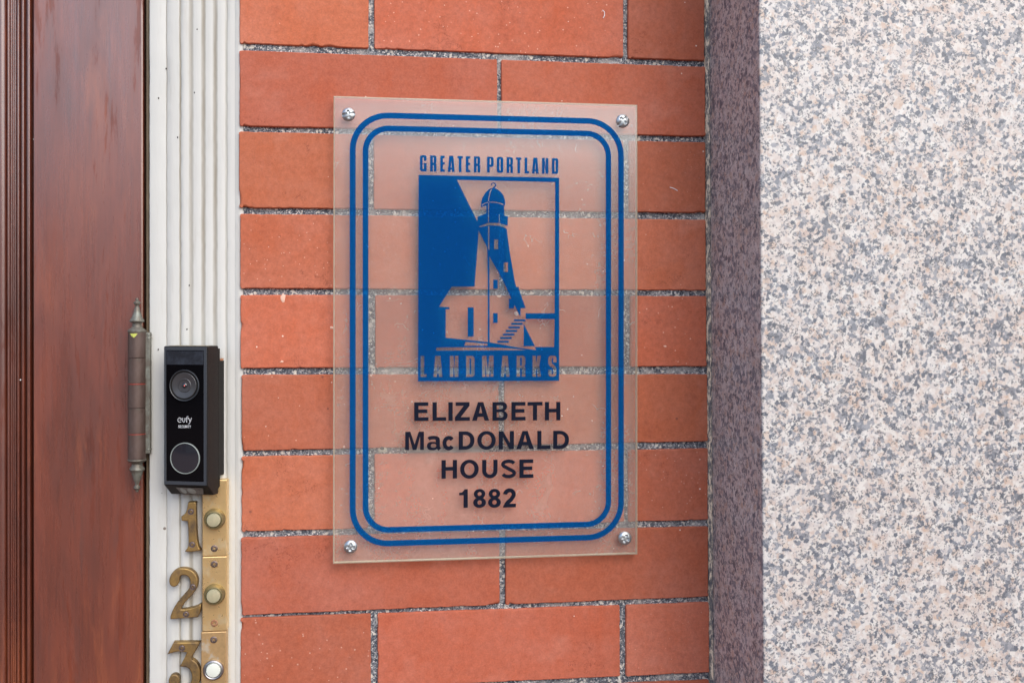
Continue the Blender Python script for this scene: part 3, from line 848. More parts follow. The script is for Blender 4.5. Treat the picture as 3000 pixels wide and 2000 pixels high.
# ------------------------------------------------------------------ brass bell pushes
def bell(px0, px1, py0, py1, bpy_, cpx, label, screws, mat, collar, button, silver=False, slide=(-0.3, 0)):
    back, front = CY - 0.0002, CY - 0.0092
    x0, z1_ = W(px0, py0, front); x1_, z0_ = W(px1, py1, front)
    t = thing('bell_push', ((x0 + x1_) / 2, back, z0_), label, 'doorbell', 'brass bell pushes on the casing')
    # tapered plate: front face a little smaller than its back on the right
    bm = bmesh.new()
    vsx = [(x0, back, z0_), (x1_ + 0.0005, back, z0_), (x1_ + 0.0005, back, z1_), (x0, back, z1_), (x0, front, z0_), (x1_, front, z0_), (x1_, front, z1_), (x0, front, z1_)]
    vv_ = [bm.verts.new(v) for v in vsx]
    for f in [(0, 3, 2, 1), (4, 5, 6, 7), (0, 1, 5, 4), (1, 2, 6, 5), (2, 3, 7, 6), (3, 0, 4, 7)]: bm.faces.new([vv_[i] for i in f])
    bmesh.ops.bevel(bm, geom=bm.edges[:], offset=0.0007, segments=2, profile=0.5, affect='EDGES')
    c = Vector(((x0 + x1_) / 2, (back + front) / 2, (z0_ + z1_) / 2))
    for v in bm.verts: v.co -= c
    bmesh.ops.recalc_face_normals(bm, faces=bm.faces)
    me = bpy.data.meshes.new('plate'); bm.to_mesh(me); bm.free()
    link('plate', me, c, mat, t)
    bx, bz = W(cpx, bpy_, front)
    if silver:
        lathe('collar', [(8.0e-3, 0), (8.3e-3, 0.0010), (7.8e-3, 0.0022), (6.9e-3, 0.0026), (6.2e-3, 0.0022), (5.9e-3, 0.0008), (5.9e-3, 0.0)], (bx, front, bz), collar, t, 'y')
        lathe('push_button', [(5.8e-3, 0.0), (5.75e-3, 0.0026), (5.2e-3, 0.0034), (3e-3, 0.0038), (0, 0.0039)], (bx, front, bz), button, t, 'y')
    else:
        lathe('collar', [(8.5e-3, 0), (8.5e-3, 0.0006), (8.0e-3, 0.0016), (7.6e-3, 0.0050), (7.2e-3, 0.0060), (6.4e-3, 0.0062), (6.0e-3, 0.0058), (5.9e-3, 0.004), (5.9e-3, 0.0)], (bx, front, bz), collar, t, 'y')
        lathe('push_button', [(5.7e-3, 0.0), (5.65e-3, 0.0062), (5.2e-3, 0.0072), (3e-3, 0.0077), (0, 0.0078)], (bx, front, bz), button, t, 'y')
    for (sx, sy, an, rust) in screws:
        screw(sx, sy, front - 0.0002, 10.2, M_SCREWD if not rust else M_RUST, t, an, 0.0009, depth=1.3)
    return t
bell(592.6, 664.5, 1406, 1627.5, 1518.5, 629.5, 'brass bell push beside numeral 1, partly covered by the black video doorbell', [(628, 1605.5, 0.5, False)], M_BRASS, M_COLLAR, M_BUTTON)
bell(592.4, 664.3, 1630.5, 1847, 1739, 629.0, 'brass bell push beside numeral 2, with cream button and two screws', [(628, 1651.5, 0.2, False), (628, 1824, 0.7, True)], M_BRASS, M_COLLAR, M_BUTTON)
bell(589.0, 662.5, 1851, 2072, 1960, 626.0, 'mottled brass bell push beside numeral 3, with silver rimmed white button', [(626.3, 1872.6, 0.9, False), (626, 2050, 0.4, False)], M_BRASS3, M_CHROME, M_BUTTON3, True)

# ------------------------------------------------------------------ brass house numbers
def smooth_loop(pts, sharp=(), it=2):
    """Chaikin smoothing that keeps the indices in `sharp`"""
    P = [(p[0], p[1], i in sharp) for i, p in enumerate(pts)]
    for _ in range(it):
        Q = []
        n = len(P)
        for i in range(n):
            a, b = P[i], P[(i + 1) % n]
            if a[2]: Q.append(a)
            else: Q.append((a[0] * .75 + b[0] * .25, a[1] * .75 + b[1] * .25, False)) if not a[2] else None
            if not b[2]: Q.append((a[0] * .25 + b[0] * .75, a[1] * .25 + b[1] * .75, False))
        P = Q
    return [(p[0], p[1]) for p in P]
def numeral(pts, label, screws, name='house_number', ym=-0.0075):
    face = CY + ym
    loop = [W(px, py, face) for px, py in pts]
    a = np.array(loop)
    t = thing(name, (a[:, 0].mean(), CY, a[:, 1].min()), label, 'house number', 'brass house numerals on the casing')
    half = (abs(ym) - 0.0004) / 2
    fill('numeral', [loop], face + half, M_OLDBR, t, half - 0.0009, 0.0009)
    for sx, sy, an in screws:
        mm = (WX(sx + 50, face) - WX(sx, face)) / 50
        x, z = W(sx, sy, face)
        lathe('countersink', [(9.6 * mm, 0.0001), (9.4 * mm, 0.0004), (8.3 * mm, 0.0003), (7.6 * mm, 0.0001)], (x, face, z), M_SCREWD, t, 'y', 24)
        screw(sx, sy, face - 0.0001, 7.8, M_SCREWD, t, an, 0.0007, depth=1.3)
    return t
c7 = lambda u, v: (470 + u / 6.03, 1380 + v / 6.03)
c4 = lambda u, v: (430 + u / 2.613, 1400 + v / 2.613)
one = [c7(*p) for p in [(492, 545), (560, 541), (625, 543), (628, 700), (632, 850), (636, 1000), (642, 1130), (655, 1250), (672, 1330), (712, 1398), (640, 1410), (560, 1424), (440, 1424), (432, 1405), (475, 1358), (494, 1300), (492, 1150), (486, 1000), (478, 880), (420, 876), (372, 876), (366, 800), (405, 774), (442, 735), (465, 670), (480, 590)]]
numeral(smooth_loop(one, {0, 2, 9, 12, 13, 18, 20, 21}, 2), 'tarnished brass numeral 1 screwed to the casing just below the video doorbell', [(559, 1498, 0.3), (563, 1594, 0.9)])
two = [c4(*p) for p in [(168, 790), (176, 750), (203, 712), (245, 690), (295, 688), (345, 704), (380, 740), (392, 790), (384, 840), (355, 885), (315, 925), (280, 965), (258, 1006), (320, 1000), (375, 985), (416, 962), (410, 1030), (390, 1064), (180, 1080), (180, 1055), (196, 1010), (228, 955), (275, 900), (318, 855), (334, 810), (330, 770), (305, 745), (270, 740), (248, 757), (248, 790), (235, 822), (205, 835), (178, 822)]]
numeral(smooth_loop(two, {12, 15, 17, 18, 19}, 2), 'tarnished brass numeral 2 between numerals 1 and 3 on the casing', [(564.7, 1718, 0.2), (545, 1798, 0.8)])
three = [c4(*p) for p in [(204, 1257), (300, 1256), (406, 1256), (388, 1300), (332, 1384), (375, 1402), (404, 1450), (412, 1510), (402, 1570), (370, 1620), (320, 1648), (262, 1655), (205, 1645), (172, 1610), (163, 1560), (175, 1515), (210, 1500), (243, 1512), (252, 1550), (240, 1585), (268, 1608), (310, 1600), (342, 1560), (346, 1505), (328, 1460), (292, 1444), (250, 1443), (280, 1390), (306, 1334), (260, 1326), (215, 1330), (155, 1350)]]
numeral(smooth_loop(three, {0, 2, 26, 28, 31}, 2), 'tarnished brass numeral 3, lowest, cut off by the bottom of the picture', [(533, 1896.7, 0.3)])

# ------------------------------------------------------------------ video doorbell (turned towards the door)
ALPHA = math.radians(16)
bx_, bz_ = W(608.5, 1014, -0.0285)
h_bell = bz_ - W(608.5, 1423, -0.0285)[1]
db = thing('video_doorbell', (bx_, -0.0285, bz_), 'black video doorbell with round camera lens above a round button, on a wedge', 'doorbell', None, -ALPHA)
WB = 0.0370
# local frame: x to the right (0 = right front edge), y into the wall, z up (0 = top)
def side_prism(name, prof, xa, xb, mat, par, bev=0.0008):
    """prof (y, z) closed, extruded along x"""
    bm = bmesh.new()
    A = [bm.verts.new((xa, y, z)) for y, z in prof]; B = [bm.verts.new((xb, y, z)) for y, z in prof]
    n = len(prof)
    bm.faces.new(A[::-1]); bm.faces.new(B)
    for i in range(n): bm.faces.new((A[i], A[(i + 1) % n], B[(i + 1) % n], B[i]))
    bmesh.ops.recalc_face_normals(bm, faces=bm.faces)
    if bev: bmesh.ops.bevel(bm, geom=bm.edges[:], offset=bev, segments=2, profile=0.5, affect='EDGES')
    me = bpy.data.meshes.new(name); 
    c = Vector(((xa + xb) / 2, sum(p[0] for p in prof) / n, sum(p[1] for p in prof) / n))
    for v in bm.verts: v.co -= c
    bm.to_mesh(me); bm.free()
    return link(name, me, c, mat, par)
H = h_bell
side_prism('housing', [(0, 0), (0, -H), (0.0115, -H - 0.0092), (0.0195, -H - 0.0092), (0.0195, 0.0)], -WB, 0, M_SHELL, db, 0.0009)
side_prism('back_plate', [(0.0197, -0.0022), (0.0197, -H - 0.0060), (0.0235, -H - 0.0040), (0.0235, -0.0022)], -WB + 0.001, -0.0004, M_SHELL, db, 0.0006)
# front bezel as a frame with the glass set into it
def frame2(name, xa, xb, za, zb, ia, ib, ja, jb, y, th, mat, par):
    return fill(name, [[(xa, za), (xb, za), (xb, zb), (xa, zb)], [(ia, ja), (ib, ja), (ib, jb), (ia, jb)]], y, mat, par, th / 2)
frame2('bezel', -WB + 0.0006, -0.0008, -H + 0.0006, -0.0006, -WB + 0.0022, -0.0030, -H + 0.0032, -0.0032, -0.0003, 0.0008, M_BEZEL, db)
GX0, GX1 = -WB + 0.0024, -0.0032
gl_ = box('glass_front', GX0, GX1, -0.0006, 0.0003, -H + 0.0034, -0.0034, M_GLASS, db, 0.0002)
box('sensor_window', GX0 + 0.0002, GX1 - 0.0002, -0.0008, -0.0005, -0.0146, -0.0038, M_WIN, db, 0.0001)
def bell_local(px, py):
    """photo point -> (x, z) on the turned front face"""
    dx, dz = (px - 1500) / FPX, (HOR - py) / FPX
    vx, vy = cs * dx + sn, -sn * dx + cs
    # face passes through (bx_, -0.0285) with direction (cos a, -sin a)
    ca, sa = math.cos(ALPHA), math.sin(ALPHA)
    # t*(vx,vy) + (0,-DIST) = (bx_, -0.0285) + u*(ca,-sa)
    A_ = np.array([[vx, -ca], [vy, sa]]); B_ = np.array([bx_, -0.0285 + DIST])
    t, u = np.linalg.solve(A_, B_)
    return u, EYE + dz * t - bz_
lx, lz = bell_local(542.5, 1128.5)
RL = 0.0124
lathe('lens_bezel', [(RL, 0), (RL, 0.0010), (RL - 0.0004, 0.0014), (RL - 0.0010, 0.0012), (RL - 0.0012, 0.0006), (0.0102, 0.0004)], (lx, -0.0006, lz), M_SHELL, db, 'y', 56)
lathe('lens_rim', [(RL + 0.00005, 0.0009), (RL - 0.0003, 0.0016), (RL - 0.0007, 0.0013)], (lx, -0.0006, lz), M_BEZEL, db, 'y', 56)
lathe('lens_cone', [(0.0103, 0.0012), (0.0100, 0.0015), (0.0056, 0.0006), (0.0052, 0.0010), (0.0049, 0.0010), (0.0047, 0.0005), (0.0022, 0.0003)], (lx, -0.0006, lz), M_CONE, db, 'y', 56)
lathe('camera_lens', [(0.0023, 0.0003), (0.0019, 0.0010), (0.0010, 0.0014), (0, 0.0015)], (lx, -0.0006, lz), M_LENS, db, 'y', 32)
lathe('indicator', [(0.00045, 0.0014), (0.0003, 0.0017), (0, 0.0018)], (lx + 0.0004, -0.0006, lz - 0.0001), M_RED, db, 'y', 16)
qx, qz = bell_local(543.8, 1341.5)
lathe('button_ring', [(RL, 0), (RL, 0.0007), (RL - 0.0002, 0.0009), (RL - 0.0006, 0.0009), (RL - 0.0007, 0.0004)], (qx, -0.0006, qz), M_RIM, db, 'y', 64)
lathe('push_button', [(RL - 0.0007, 0.0002), (RL - 0.0010, 0.0006), (0.006, 0.0009), (0, 0.0010)], (qx, -0.0006, qz), M_LENS, db, 'y', 48)
# chamfer panel underneath with two pale sensor spots
cn = math.atan2(0.0068, 0.0115)
def cham(u, v):                   # u along x, v 0..1 down the chamfer
    return (u, 0.0115 * v - 0.0003, -H - 0.0092 * v - 0.0003)
def cham_patch(name, poly, mat, lift=0.0):
    V = [tuple(np.array(cham(u, v)) + np.array((0, -0.5, -0.86)) * lift) for u, v in poly]
    return mesh_obj(name, V, [tuple(range(len(V)))], mat, db)
cham_patch('speaker_panel', [(-0.0275, 0.16), (-0.0045, 0.16), (-0.0080, 0.86), (-0.0270, 0.86)], M_GREYP, 0.0002)
for (uc, ru) in ((-0.0230, 0.0022), (-0.0160, 0.0034)):
    cham_patch('sensor_spot', [(uc + ru * math.cos(a * math.pi / 12), 0.5 + 0.30 * math.sin(a * math.pi / 12)) for a in range(24)], M_RIM, 0.0004)
# dust on the top face
mesh_obj('dust_film', [(-WB + 0.002, 0.002, 0.0002), (-0.0015, 0.002, 0.0002), (-0.0015, 0.0185, 0.0002), (-WB + 0.002, 0.0185, 0.0002)], [(0, 1, 2, 3)], M_TAN, db)
# wedge between plate and casing: its back lies on the casing
ca_, sa_ = math.cos(ALPHA), math.sin(ALPHA)
def to_local(x, y): dx_, dy_ = x - bx_, y + 0.0285; return (ca_ * dx_ - sa_ * dy_, sa_ * dx_ + ca_ * dy_)
wl = [(-WB + 0.003, 0.0236), (-0.0012, 0.0236)]
bR = to_local(bx_ + 0.0078, CY - 0.0006)
bL = to_local(bx_ - 0.0215, CY - 0.0006)
wz0, wz1 = -H + 0.0045, -0.0125
P4 = [wl[0], (-0.0012, 0.0236), bR, bL]
V = [(x, y, wz0) for x, y in P4] + [(x, y, wz1) for x, y in P4]
fix_normals(mesh_obj('wedge_mount', V, [(3, 2, 1, 0), (4, 5, 6, 7), (0, 1, 5, 4), (1, 2, 6, 5), (2, 3, 7, 6), (3, 0, 4, 7)], M_SHELL, db))
V = []
rs = random.Random(4)
for k in range(9):
    V.append((lerp(bR[0] - 0.007, bR[0] - 0.0002, k / 8), lerp(0.026, bR[1] + 0.0002, k / 8) , wz1 + rs.uniform(0.0008, 0.0022)))
for k in range(9):
    V.append((lerp(bR[0] - 0.007, bR[0] - 0.0002, k / 8), lerp(0.0245, bR[1] - 0.0012, k / 8), wz1))
mesh_obj('rust_residue', V, [(k, k + 1, k + 10, k + 9) for k in range(8)], M_RUST, db)

# ------------------------------------------------------------------ lettering: strokes and outlines in a unit box
def arc(cx_, cy_, rx, ry, a0, a1, n=10):
    return [(cx_ + rx * math.cos(math.radians(lerp(a0, a1, k / n))), cy_ + ry * math.sin(math.radians(lerp(a0, a1, k / n)))) for k in range(n + 1)]
def rrect(x0, y0, x1, y1, rx, ry, corners='1111', n=8):
    """corners order: bottom-left, bottom-right, top-right, top-left"""
    out = []
    out += arc(x0 + rx, y0 + ry, rx, ry, 180, 270, n) if corners[0] == '1' else [(x0, y0)]
    out += arc(x1 - rx, y0 + ry, rx, ry, 270, 360, n) if corners[1] == '1' else [(x1, y0)]
    out += arc(x1 - rx, y1 - ry, rx, ry, 0, 90, n) if corners[2] == '1' else [(x1, y1)]
    out += arc(x0 + rx, y1 - ry, rx, ry, 90, 180, n) if corners[3] == '1' else [(x0, y1)]
    return out
def ribbon(pts, wd):
    if not isinstance(wd, (list, tuple)): wd = [wd] * len(pts)
    L_, R_ = [], []
    for i, p in enumerate(pts):
        a = Vector(pts[max(0, i - 1)]); b = Vector(pts[min(len(pts) - 1, i + 1)])
        d = (b - a).normalized(); n = Vector((-d.y, d.x))
        L_.append(tuple(Vector(p) + n * wd[i] / 2)); R_.append(tuple(Vector(p) - n * wd[i] / 2))
    return L_ + R_[::-1]
def glyph(ch, w, s, t, R=None, cond=False):
    """list of shapes; a shape is a list of even-odd loops. w width, s stem, t bar thickness, cap height 1"""
    if R is None: R = min(w / 2, 0.14) if cond else w / 2
    Ry = R if cond else min(0.46, R * 1.02)
    ri, riy = (max(R - s, 0.02), max(Ry - t, 0.02))
    if ch == 'I': return [[[(0, 0), (s, 0), (s, 1), (0, 1)]]]
    if ch == 'L': return [[[(0, 0), (w, 0), (w, t), (s, t), (s, 1), (0, 1)]]]
    if ch == 'T': c = w / 2; return [[[(c - s / 2, 0), (c + s / 2, 0), (c + s / 2, 1 - t), (w, 1 - t), (w, 1), (0, 1), (0, 1 - t), (c - s / 2, 1 - t)]]]
    if ch == 'E':
        m = 0.52; e = w * (0.95 if not cond else 1)
        return [[[(0, 0), (w, 0), (w, t), (s, t), (s, m - t / 2), (e * .97, m - t / 2), (e * .97, m + t / 2), (s, m + t / 2), (s, 1 - t), (w * .99, 1 - t), (w * .99, 1), (0, 1)]]]
    if ch == 'H': m = 0.53; return [[[(0, 0), (s, 0), (s, m - t / 2), (w - s, m - t / 2), (w - s, 0), (w, 0), (w, 1), (w - s, 1), (w - s, m + t / 2), (s, m + t / 2), (s, 1), (0, 1)]]]
    if ch == 'Z': return [[[(0, 0), (w, 0), (w, t), (s * 1.35, t), (w * .98, 1 - t), (w * .98, 1), (w * .04, 1), (w * .04, 1 - t), (w - s * 1.45, 1 - t), (0, t)]]]
    if ch == 'A':
        a = s * 0.62 if not cond else w * 0.30
        c = w / 2; b = s * 1.08 if not cond else s * 0.97
        # the outer slanted edges: (0,0)->(c-a,1)
        y1, y2 = (0.21, 0.21 + t) if not cond else (0.15, 0.27)
        def xo(y): return lerp(0, c - a, y)
        it = 0.80 if not cond else 0.72
        bi = [(b + xo(y1), y1), (w - b - xo(y1), y1)]
        xi = b + xo(y2)
        return [[[(0, 0), (b, 0), bi[0], bi[1], (w - b, 0), (w, 0), (c + a, 1), (c - a, 1)], [(xi, y2), (w - xi, y2), (c, it)]]]
    if ch == 'M':
        c = w / 2; k = s * 0.9
        return [[[(0, 0), (k, 0), (k, .74), (c - k * .48, 0), (c + k * .48, 0), (w - k, .74), (w - k, 0), (w, 0), (w, 1), (w - k * 1.35, 1), (c, .30), (k * 1.35, 1), (0, 1)]]]
    if ch == 'N': return [[[(0, 0), (s, 0), (s, .66), (w - s * 1.05, 0), (w, 0), (w, 1), (w - s, 1), (w - s, .36), (s * 1.05, 1), (0, 1)]]]
    if ch == 'O':
        o = 0.015 if not cond else 0
        return [[rrect(0, -o, w, 1 + o, R, Ry if cond else 0.5), rrect(s, t * .95 - o, w - s, 1 - t * .95 + o, ri if cond else (w - 2 * s) / 2, riy if cond else 0.32)]]
    if ch == 'D':
        Rd = R if cond else w * 0.58
        return [[rrect(0, 0, w, 1, Rd, Ry if cond else 0.46, '0110'), rrect(s, t, w - s, 1 - t, max(Rd - s, .02) , max((Ry if cond else 0.46) - t, .02), '0110')]]
    if ch == 'U':
        Ru = R if cond else w / 2; Ruy = Ry if cond else 0.40
        return [[[(0, 1)] + arc(Ru, Ruy, Ru, Ruy, 180, 270, 10) + arc(w - Ru, Ruy, Ru, Ruy, 270, 360, 10) + [(w, 1), (w - s, 1)] + arc(w - Ru, Ruy, Ru - s, Ruy - t, 360, 270, 8) + arc(Ru, Ruy, Ru - s, Ruy - t, 270, 180, 8) + [(s, 1)]]]
    if ch == 'B':
        m = 0.53; r1 = 0.24; r2 = 0.265
        out = [(0, 0)] + arc(w - r2, r2, r2, r2, -90, 70, 9) + arc(w * .965 - r1, 1 - r1, r1, r1, -60, 90, 9) + [(0, 1)]
        h1 = rrect(s, t * .9, w - s * .95, m - t * .42, 0.10, 0.10, '0110', 5)
        h2 = rrect(s, m + t * .42, w * .96 - s * .95, 1 - t * .9, 0.09, 0.09, '0110', 5)
        return [[out, h1, h2]]
    if ch == 'P':
        y0 = 0.36
        out = [(0, 0), (s, 0), (s, y0)] + arc(w - R, y0 + Ry, R, Ry, -90, 0, 6) + arc(w - R, 1 - Ry, R, Ry, 0, 90, 6) + [(0, 1)]
        return [[out, rrect(s, y0 + t, w - s, 1 - t * .8, ri, riy, '0110', 4)]]
    if ch == 'R':
        y0 = 0.40; m2 = 0.53
        out = [(0, 0), (s, 0), (s, y0), (w - s, y0), (w - s, 0), (w, 0), (w, m2 - 0.11), (w * .90, m2 - 0.03), (w, m2 + 0.06)] + arc(w - R, 1 - Ry, R, Ry, 0, 90, 6) + [(0, 1)]
        return [[out, rrect(s, y0 + t * 1.0, w - s, 1 - t * .8, ri, riy, '0110', 4)]]
    if ch == 'G':
        out = [(w, 0.66), (w - s, 0.66), (w - s, 1 - t), (s, 1 - t), (s, t), (w - s, t), (w - s, 0.40), (w * .55, 0.40), (w * .55, 0.52), (w, 0.52), (w, 0)]
        out = arc(w - R, 1 - Ry, R, Ry, 0, 90, 5) + arc(R, 1 - Ry, R, Ry, 90, 180, 5) + arc(R, Ry, R, Ry, 180, 270, 5) + [(w, 0), (w, 0.52), (w * .52, 0.52), (w * .52, 0.42), (w - s, 0.42), (w - s, t), (s, t), (s, 1 - t), (w - s, 1 - t), (w - s, 0.66), (w, 0.66)]
        return [[out]]
    if ch == 'K':
        return [[[(0, 0), (s, 0), (s, .30), (s * 1.25, .40), (w - s * 1.02, 0), (w, 0), (w * .80, .52), (w * .99, 1), (w - s, 1), (s, .62), (s, 1), (0, 1)]]]
    if ch == 'C':
        pts = arc(w / 2, 0.5, w / 2 - s / 2, 0.5 - t / 2, 40, 320, 22)
        return [[ribbon(pts, s * .95)]]
    if ch == 'S':
        if cond:
            k = s / 2
            return [[arc(w - R, 1 - Ry, R, Ry, 0, 90, 5) + arc(R, 1 - Ry, R, Ry, 90, 180, 5) + [(0, .62), (s * .3, .52), (w - s, .38), (w - s, t * .9), (s, t * .9), (s, .32), (0, .32)] + arc(R, Ry, R, Ry, 180, 270, 5) + arc(w - R, Ry, R, Ry, 270, 360, 5) + [(w, .38), (w - s * .3, .48), (s, .64), (s, 1 - t * .9), (w - s, 1 - t * .9), (w - s, .68), (w, .68)]]]
        a, b = w / 2, 0.255
        top = arc(a, 0.745 - 0.005, w / 2 - s * .50, 0.255 - t * .42, 15, 210, 14)
        bot = arc(a, 0.255 + 0.01, w / 2 - s * .48, 0.265 - t * .42, 30, -165, 14)
        return [[ribbon(top + bot, t * 0.98)]]
    if ch == '1': return [[[(w - s, 0), (w, 0), (w, 1), (w - s * .72, 1), (w - s * 1.05, .90), (w * .30, .825), (0, .815), (0, .68), (w - s, .68)]]]
    if ch == '8':
        return [[rrect(w * .05, .47, w * .95, 1.01, w * .45, .27), rrect(w * .05 + s * .88, .47 + t * .85, w * .95 - s * .88, 1.01 - t * .85, w * .45 - s * .88, .27 - t * .85)],
                [rrect(0, -.012, w, .56, w / 2, .286), rrect(s, -.012 + t * .88, w - s, .56 - t * .8, w / 2 - s, .286 - t * .84)]]
    if ch == '2':
        top = arc(w / 2, .70, w / 2 - s * .5, .30 - t * .4, 178, -28, 16) + [(w * .62, .42), (w * .38, .28), (w * .22, .14)]
        return [[ribbon(top, s * .95)], [[(0, 0), (w, 0), (w, t), (w * .12, t), (0, .06)]]]
    if ch == 'a':
        x_h = .74
        return [[ribbon(arc(w * .46, x_h - .17, w * .36, .17 - t * .36, 165, 0, 9) + [(w * .46 + w * .36, .2), (w * .85, .10), (w * .95, .02)], s * .86)],
                [rrect(0, -.01, w * .80, .44, w * .3, .2), rrect(s * .9, .12, w * .68, .33, w * .14, .09)]]
    if ch == 'c':
        return [[ribbon(arc(w / 2, .365, w / 2 - s * .48, .375 - t * .42, 38, 322, 22), s * .93)]]
    if ch == 'Y': return [[[(w / 2 - s / 2, 0), (w / 2 + s / 2, 0), (w / 2 + s / 2, .42), (w, 1), (w - s, 1), (w / 2, .6), (s, 1), (0, 1), (w / 2 - s / 2, .42)]]]
    raise KeyError(ch)

# ------------------------------------------------------------------ the landmark sign
SB, SF = -0.0046, -0.0096           # back and front of the acrylic
PRY = SF - 0.0004                   # print plane, on the front face
sgn = thing('landmark_sign', (W(1422, 966, SB)[0], SB, W(1422, 1640, SB)[1]), 'clear acrylic plaque printed with a blue lighthouse emblem, screwed over the bricks', 'sign')
tl, tr, br_, bl = W(977, 281, SF), W(1868, 307, SF), W(1868, 1623.5, SF), W(975.5, 1651.5, SF)
sx0, sx1 = (tl[0] + bl[0]) / 2, (tr[0] + br_[0]) / 2
V = [(p[0], SF, p[1]) for p in (tl, tr, br_, bl)]
e_ = 0.0009
ins = [(tl[0] + e_, tl[1] - e_), (tr[0] - e_, tr[1] - e_), (br_[0] - e_, br_[1] + e_), (bl[0] + e_, bl[1] + e_)]
mesh_obj('acrylic_sheet', [(p[0], SF - 0.0001, p[1]) for p in ins] + [(p[0], SB, p[1]) for p in ins], [(0, 3, 2, 1), (4, 5, 6, 7)], M_ACR, sgn)
sh_ = sgn.children[0]
sh_.data.materials.append(M_ACRB)
sh_.data.polygons[1].material_index = 1
V = [(p[0], SF - 0.0001, p[1]) for p in ins] + [(p[0], SF + e_, p[1]) for p in (tl, tr, br_, bl)] + [(p[0], SB - e_ * .5, p[1]) for p in (tl, tr, br_, bl)] + [(p[0], SB, p[1]) for p in ins]
F = []
for r in range(3):
    for k in range(4):
        k2 = (k + 1) % 4
        F.append((r * 4 + k, r * 4 + k2, (r + 1) * 4 + k2, (r + 1) * 4 + k))
fix_normals(mesh_obj('sawn_edge', V, F, M_ACRE, sgn))
def S(px, py): return W(px, py, PRY)
def band(x0, x1, y0t, y0b, wd, R, name):
    ax, bx2 = S(x0, 1000)[0], S(x1, 1000)[0]
    zt = (S(1400, y0t)[1]); zb = S(1400, y0b)[1]
    fill(name, [rrect(ax, zb, bx2, zt, R, R, '1111', 16), rrect(ax + wd, zb + wd, bx2 - wd, zt - wd, R - wd, R - wd, '1111', 16)], PRY, M_BLUE, sgn)
mmp = (S(1450, 1000)[0] - S(1400, 1000)[0]) / 50
band(1024.5, 1827.5, 337.5, 1591.5, 16.8 * mmp, 0.0315, 'outer_border')
band(1062.5, 1790.5, 375, 1552, 16.2 * mmp, 0.0215, 'inner_border')
la = lambda u, v: S(1380 + u / 7.839, 530 + v / 7.839)
lb = lambda u, v: S(1270 + u / 6.357, 820 + v / 6.357)
lc = lambda u, v: S(1180 + u / 2.178, 430 + v / 2.178)
W1 = [lc(346, 212), lc(972, 226), lb(2255, 620), lb(1715, 620), lb(1715, 725), lb(2255, 728), lb(2245, 1245), lb(1885, 1247), lb(1912, 1305), lb(1640, 1268), lb(1045, 1160), lc(553, 700),
      lb(1290, 0), lb(1450, 350), lb(1405, 350), lb(1402, 530), lb(1495, 530), lb(1508, 465), lb(1608, 670), lb(1620, 672), lb(1622, 525), lb(1718, 525), lb(1585, 155), lb(1597, 130), lb(1540, 130), lb(1510, 0),
      la(880, 1568), la(820, 1100), la(780, 1080), la(640, 1028), la(430, 1020), la(190, 1062), la(185, 1045), la(400, 962), la(640, 968), la(840, 1030), la(848, 820), la(765, 795), la(760, 570), la(780, 560),
      la(787, 500), la(772, 410), la(737, 320), la(680, 250), la(600, 190), la(545, 165), la(545, 150), la(578, 125), la(582, 85), la(552, 45), la(510, 34), la(468, 55), la(455, 90), la(458, 112), la(475, 112), la(480, 78), la(512, 54), la(546, 75), la(551, 103), la(530, 130), la(500, 150), la(485, 166),
      la(465, 165), la(400, 200), la(320, 285), la(260, 390), la(236, 480), la(228, 545), la(232, 605), la(350, 565), la(352, 745), la(145, 825), la(143, 925)]
W2 = [la(178, 1150), la(372, 1530), lb(1010, -60), lb(1010, 1155), lb(225, 1075), lb(228, 545), lb(298, 545), lb(298, 508), lb(105, 495), lb(340, 122), lb(765, 125)]
def rc(f, a, b, c, d): return [f(a, b), f(c, b), f(c, d), f(a, d)]
holes = [W1, W2,
         [la(392, 1046), la(420, 1040), la(420, 1600), la(392, 1550)],
         ribbon([la(478, 185), la(442, 245), la(410, 380), la(402, 470)], 2.4 * mmp)[::1],
         [la(392, 505), la(412, 505), la(412, 948), la(392, 948)],
         ribbon([la(250, 560), la(320, 515), la(385, 495)], 2.4 * mmp),
         ribbon([la(420, 490), la(520, 488), la(640, 508), la(745, 545)], 2.4 * mmp),
         [la(642, 770), la(658, 770), la(660, 955), la(644, 955)],
         rc(lc, 583, 592, 608, 653), rc(lc, 643, 738, 670, 798),
         [lb(572, 1222), lb(600, 1152), lb(1005, 1185), lb(1003, 1222)],
         [lb(48, 1313), lb(55, 1257), lb(450, 1253), lb(850, 1253), lb(1150, 1260), lb(1400, 1270), lb(1600, 1288), lb(1720, 1307)],
         rc(lc, 577, 848, 606, 906), rc(lb, 1110, 617, 1195, 800), rc(lb, 637, 510, 748, 1053),
         [lb(1680, 815), lb(1678, 1232), lb(1890, 1232)]]
for a, b in [(1500, 733), (1448, 798), (1395, 865), (1345, 931), (1295, 997), (1243, 1062), (1190, 1130)]:
    holes.append(rc(lb, a, b, a + 213, b + 37))
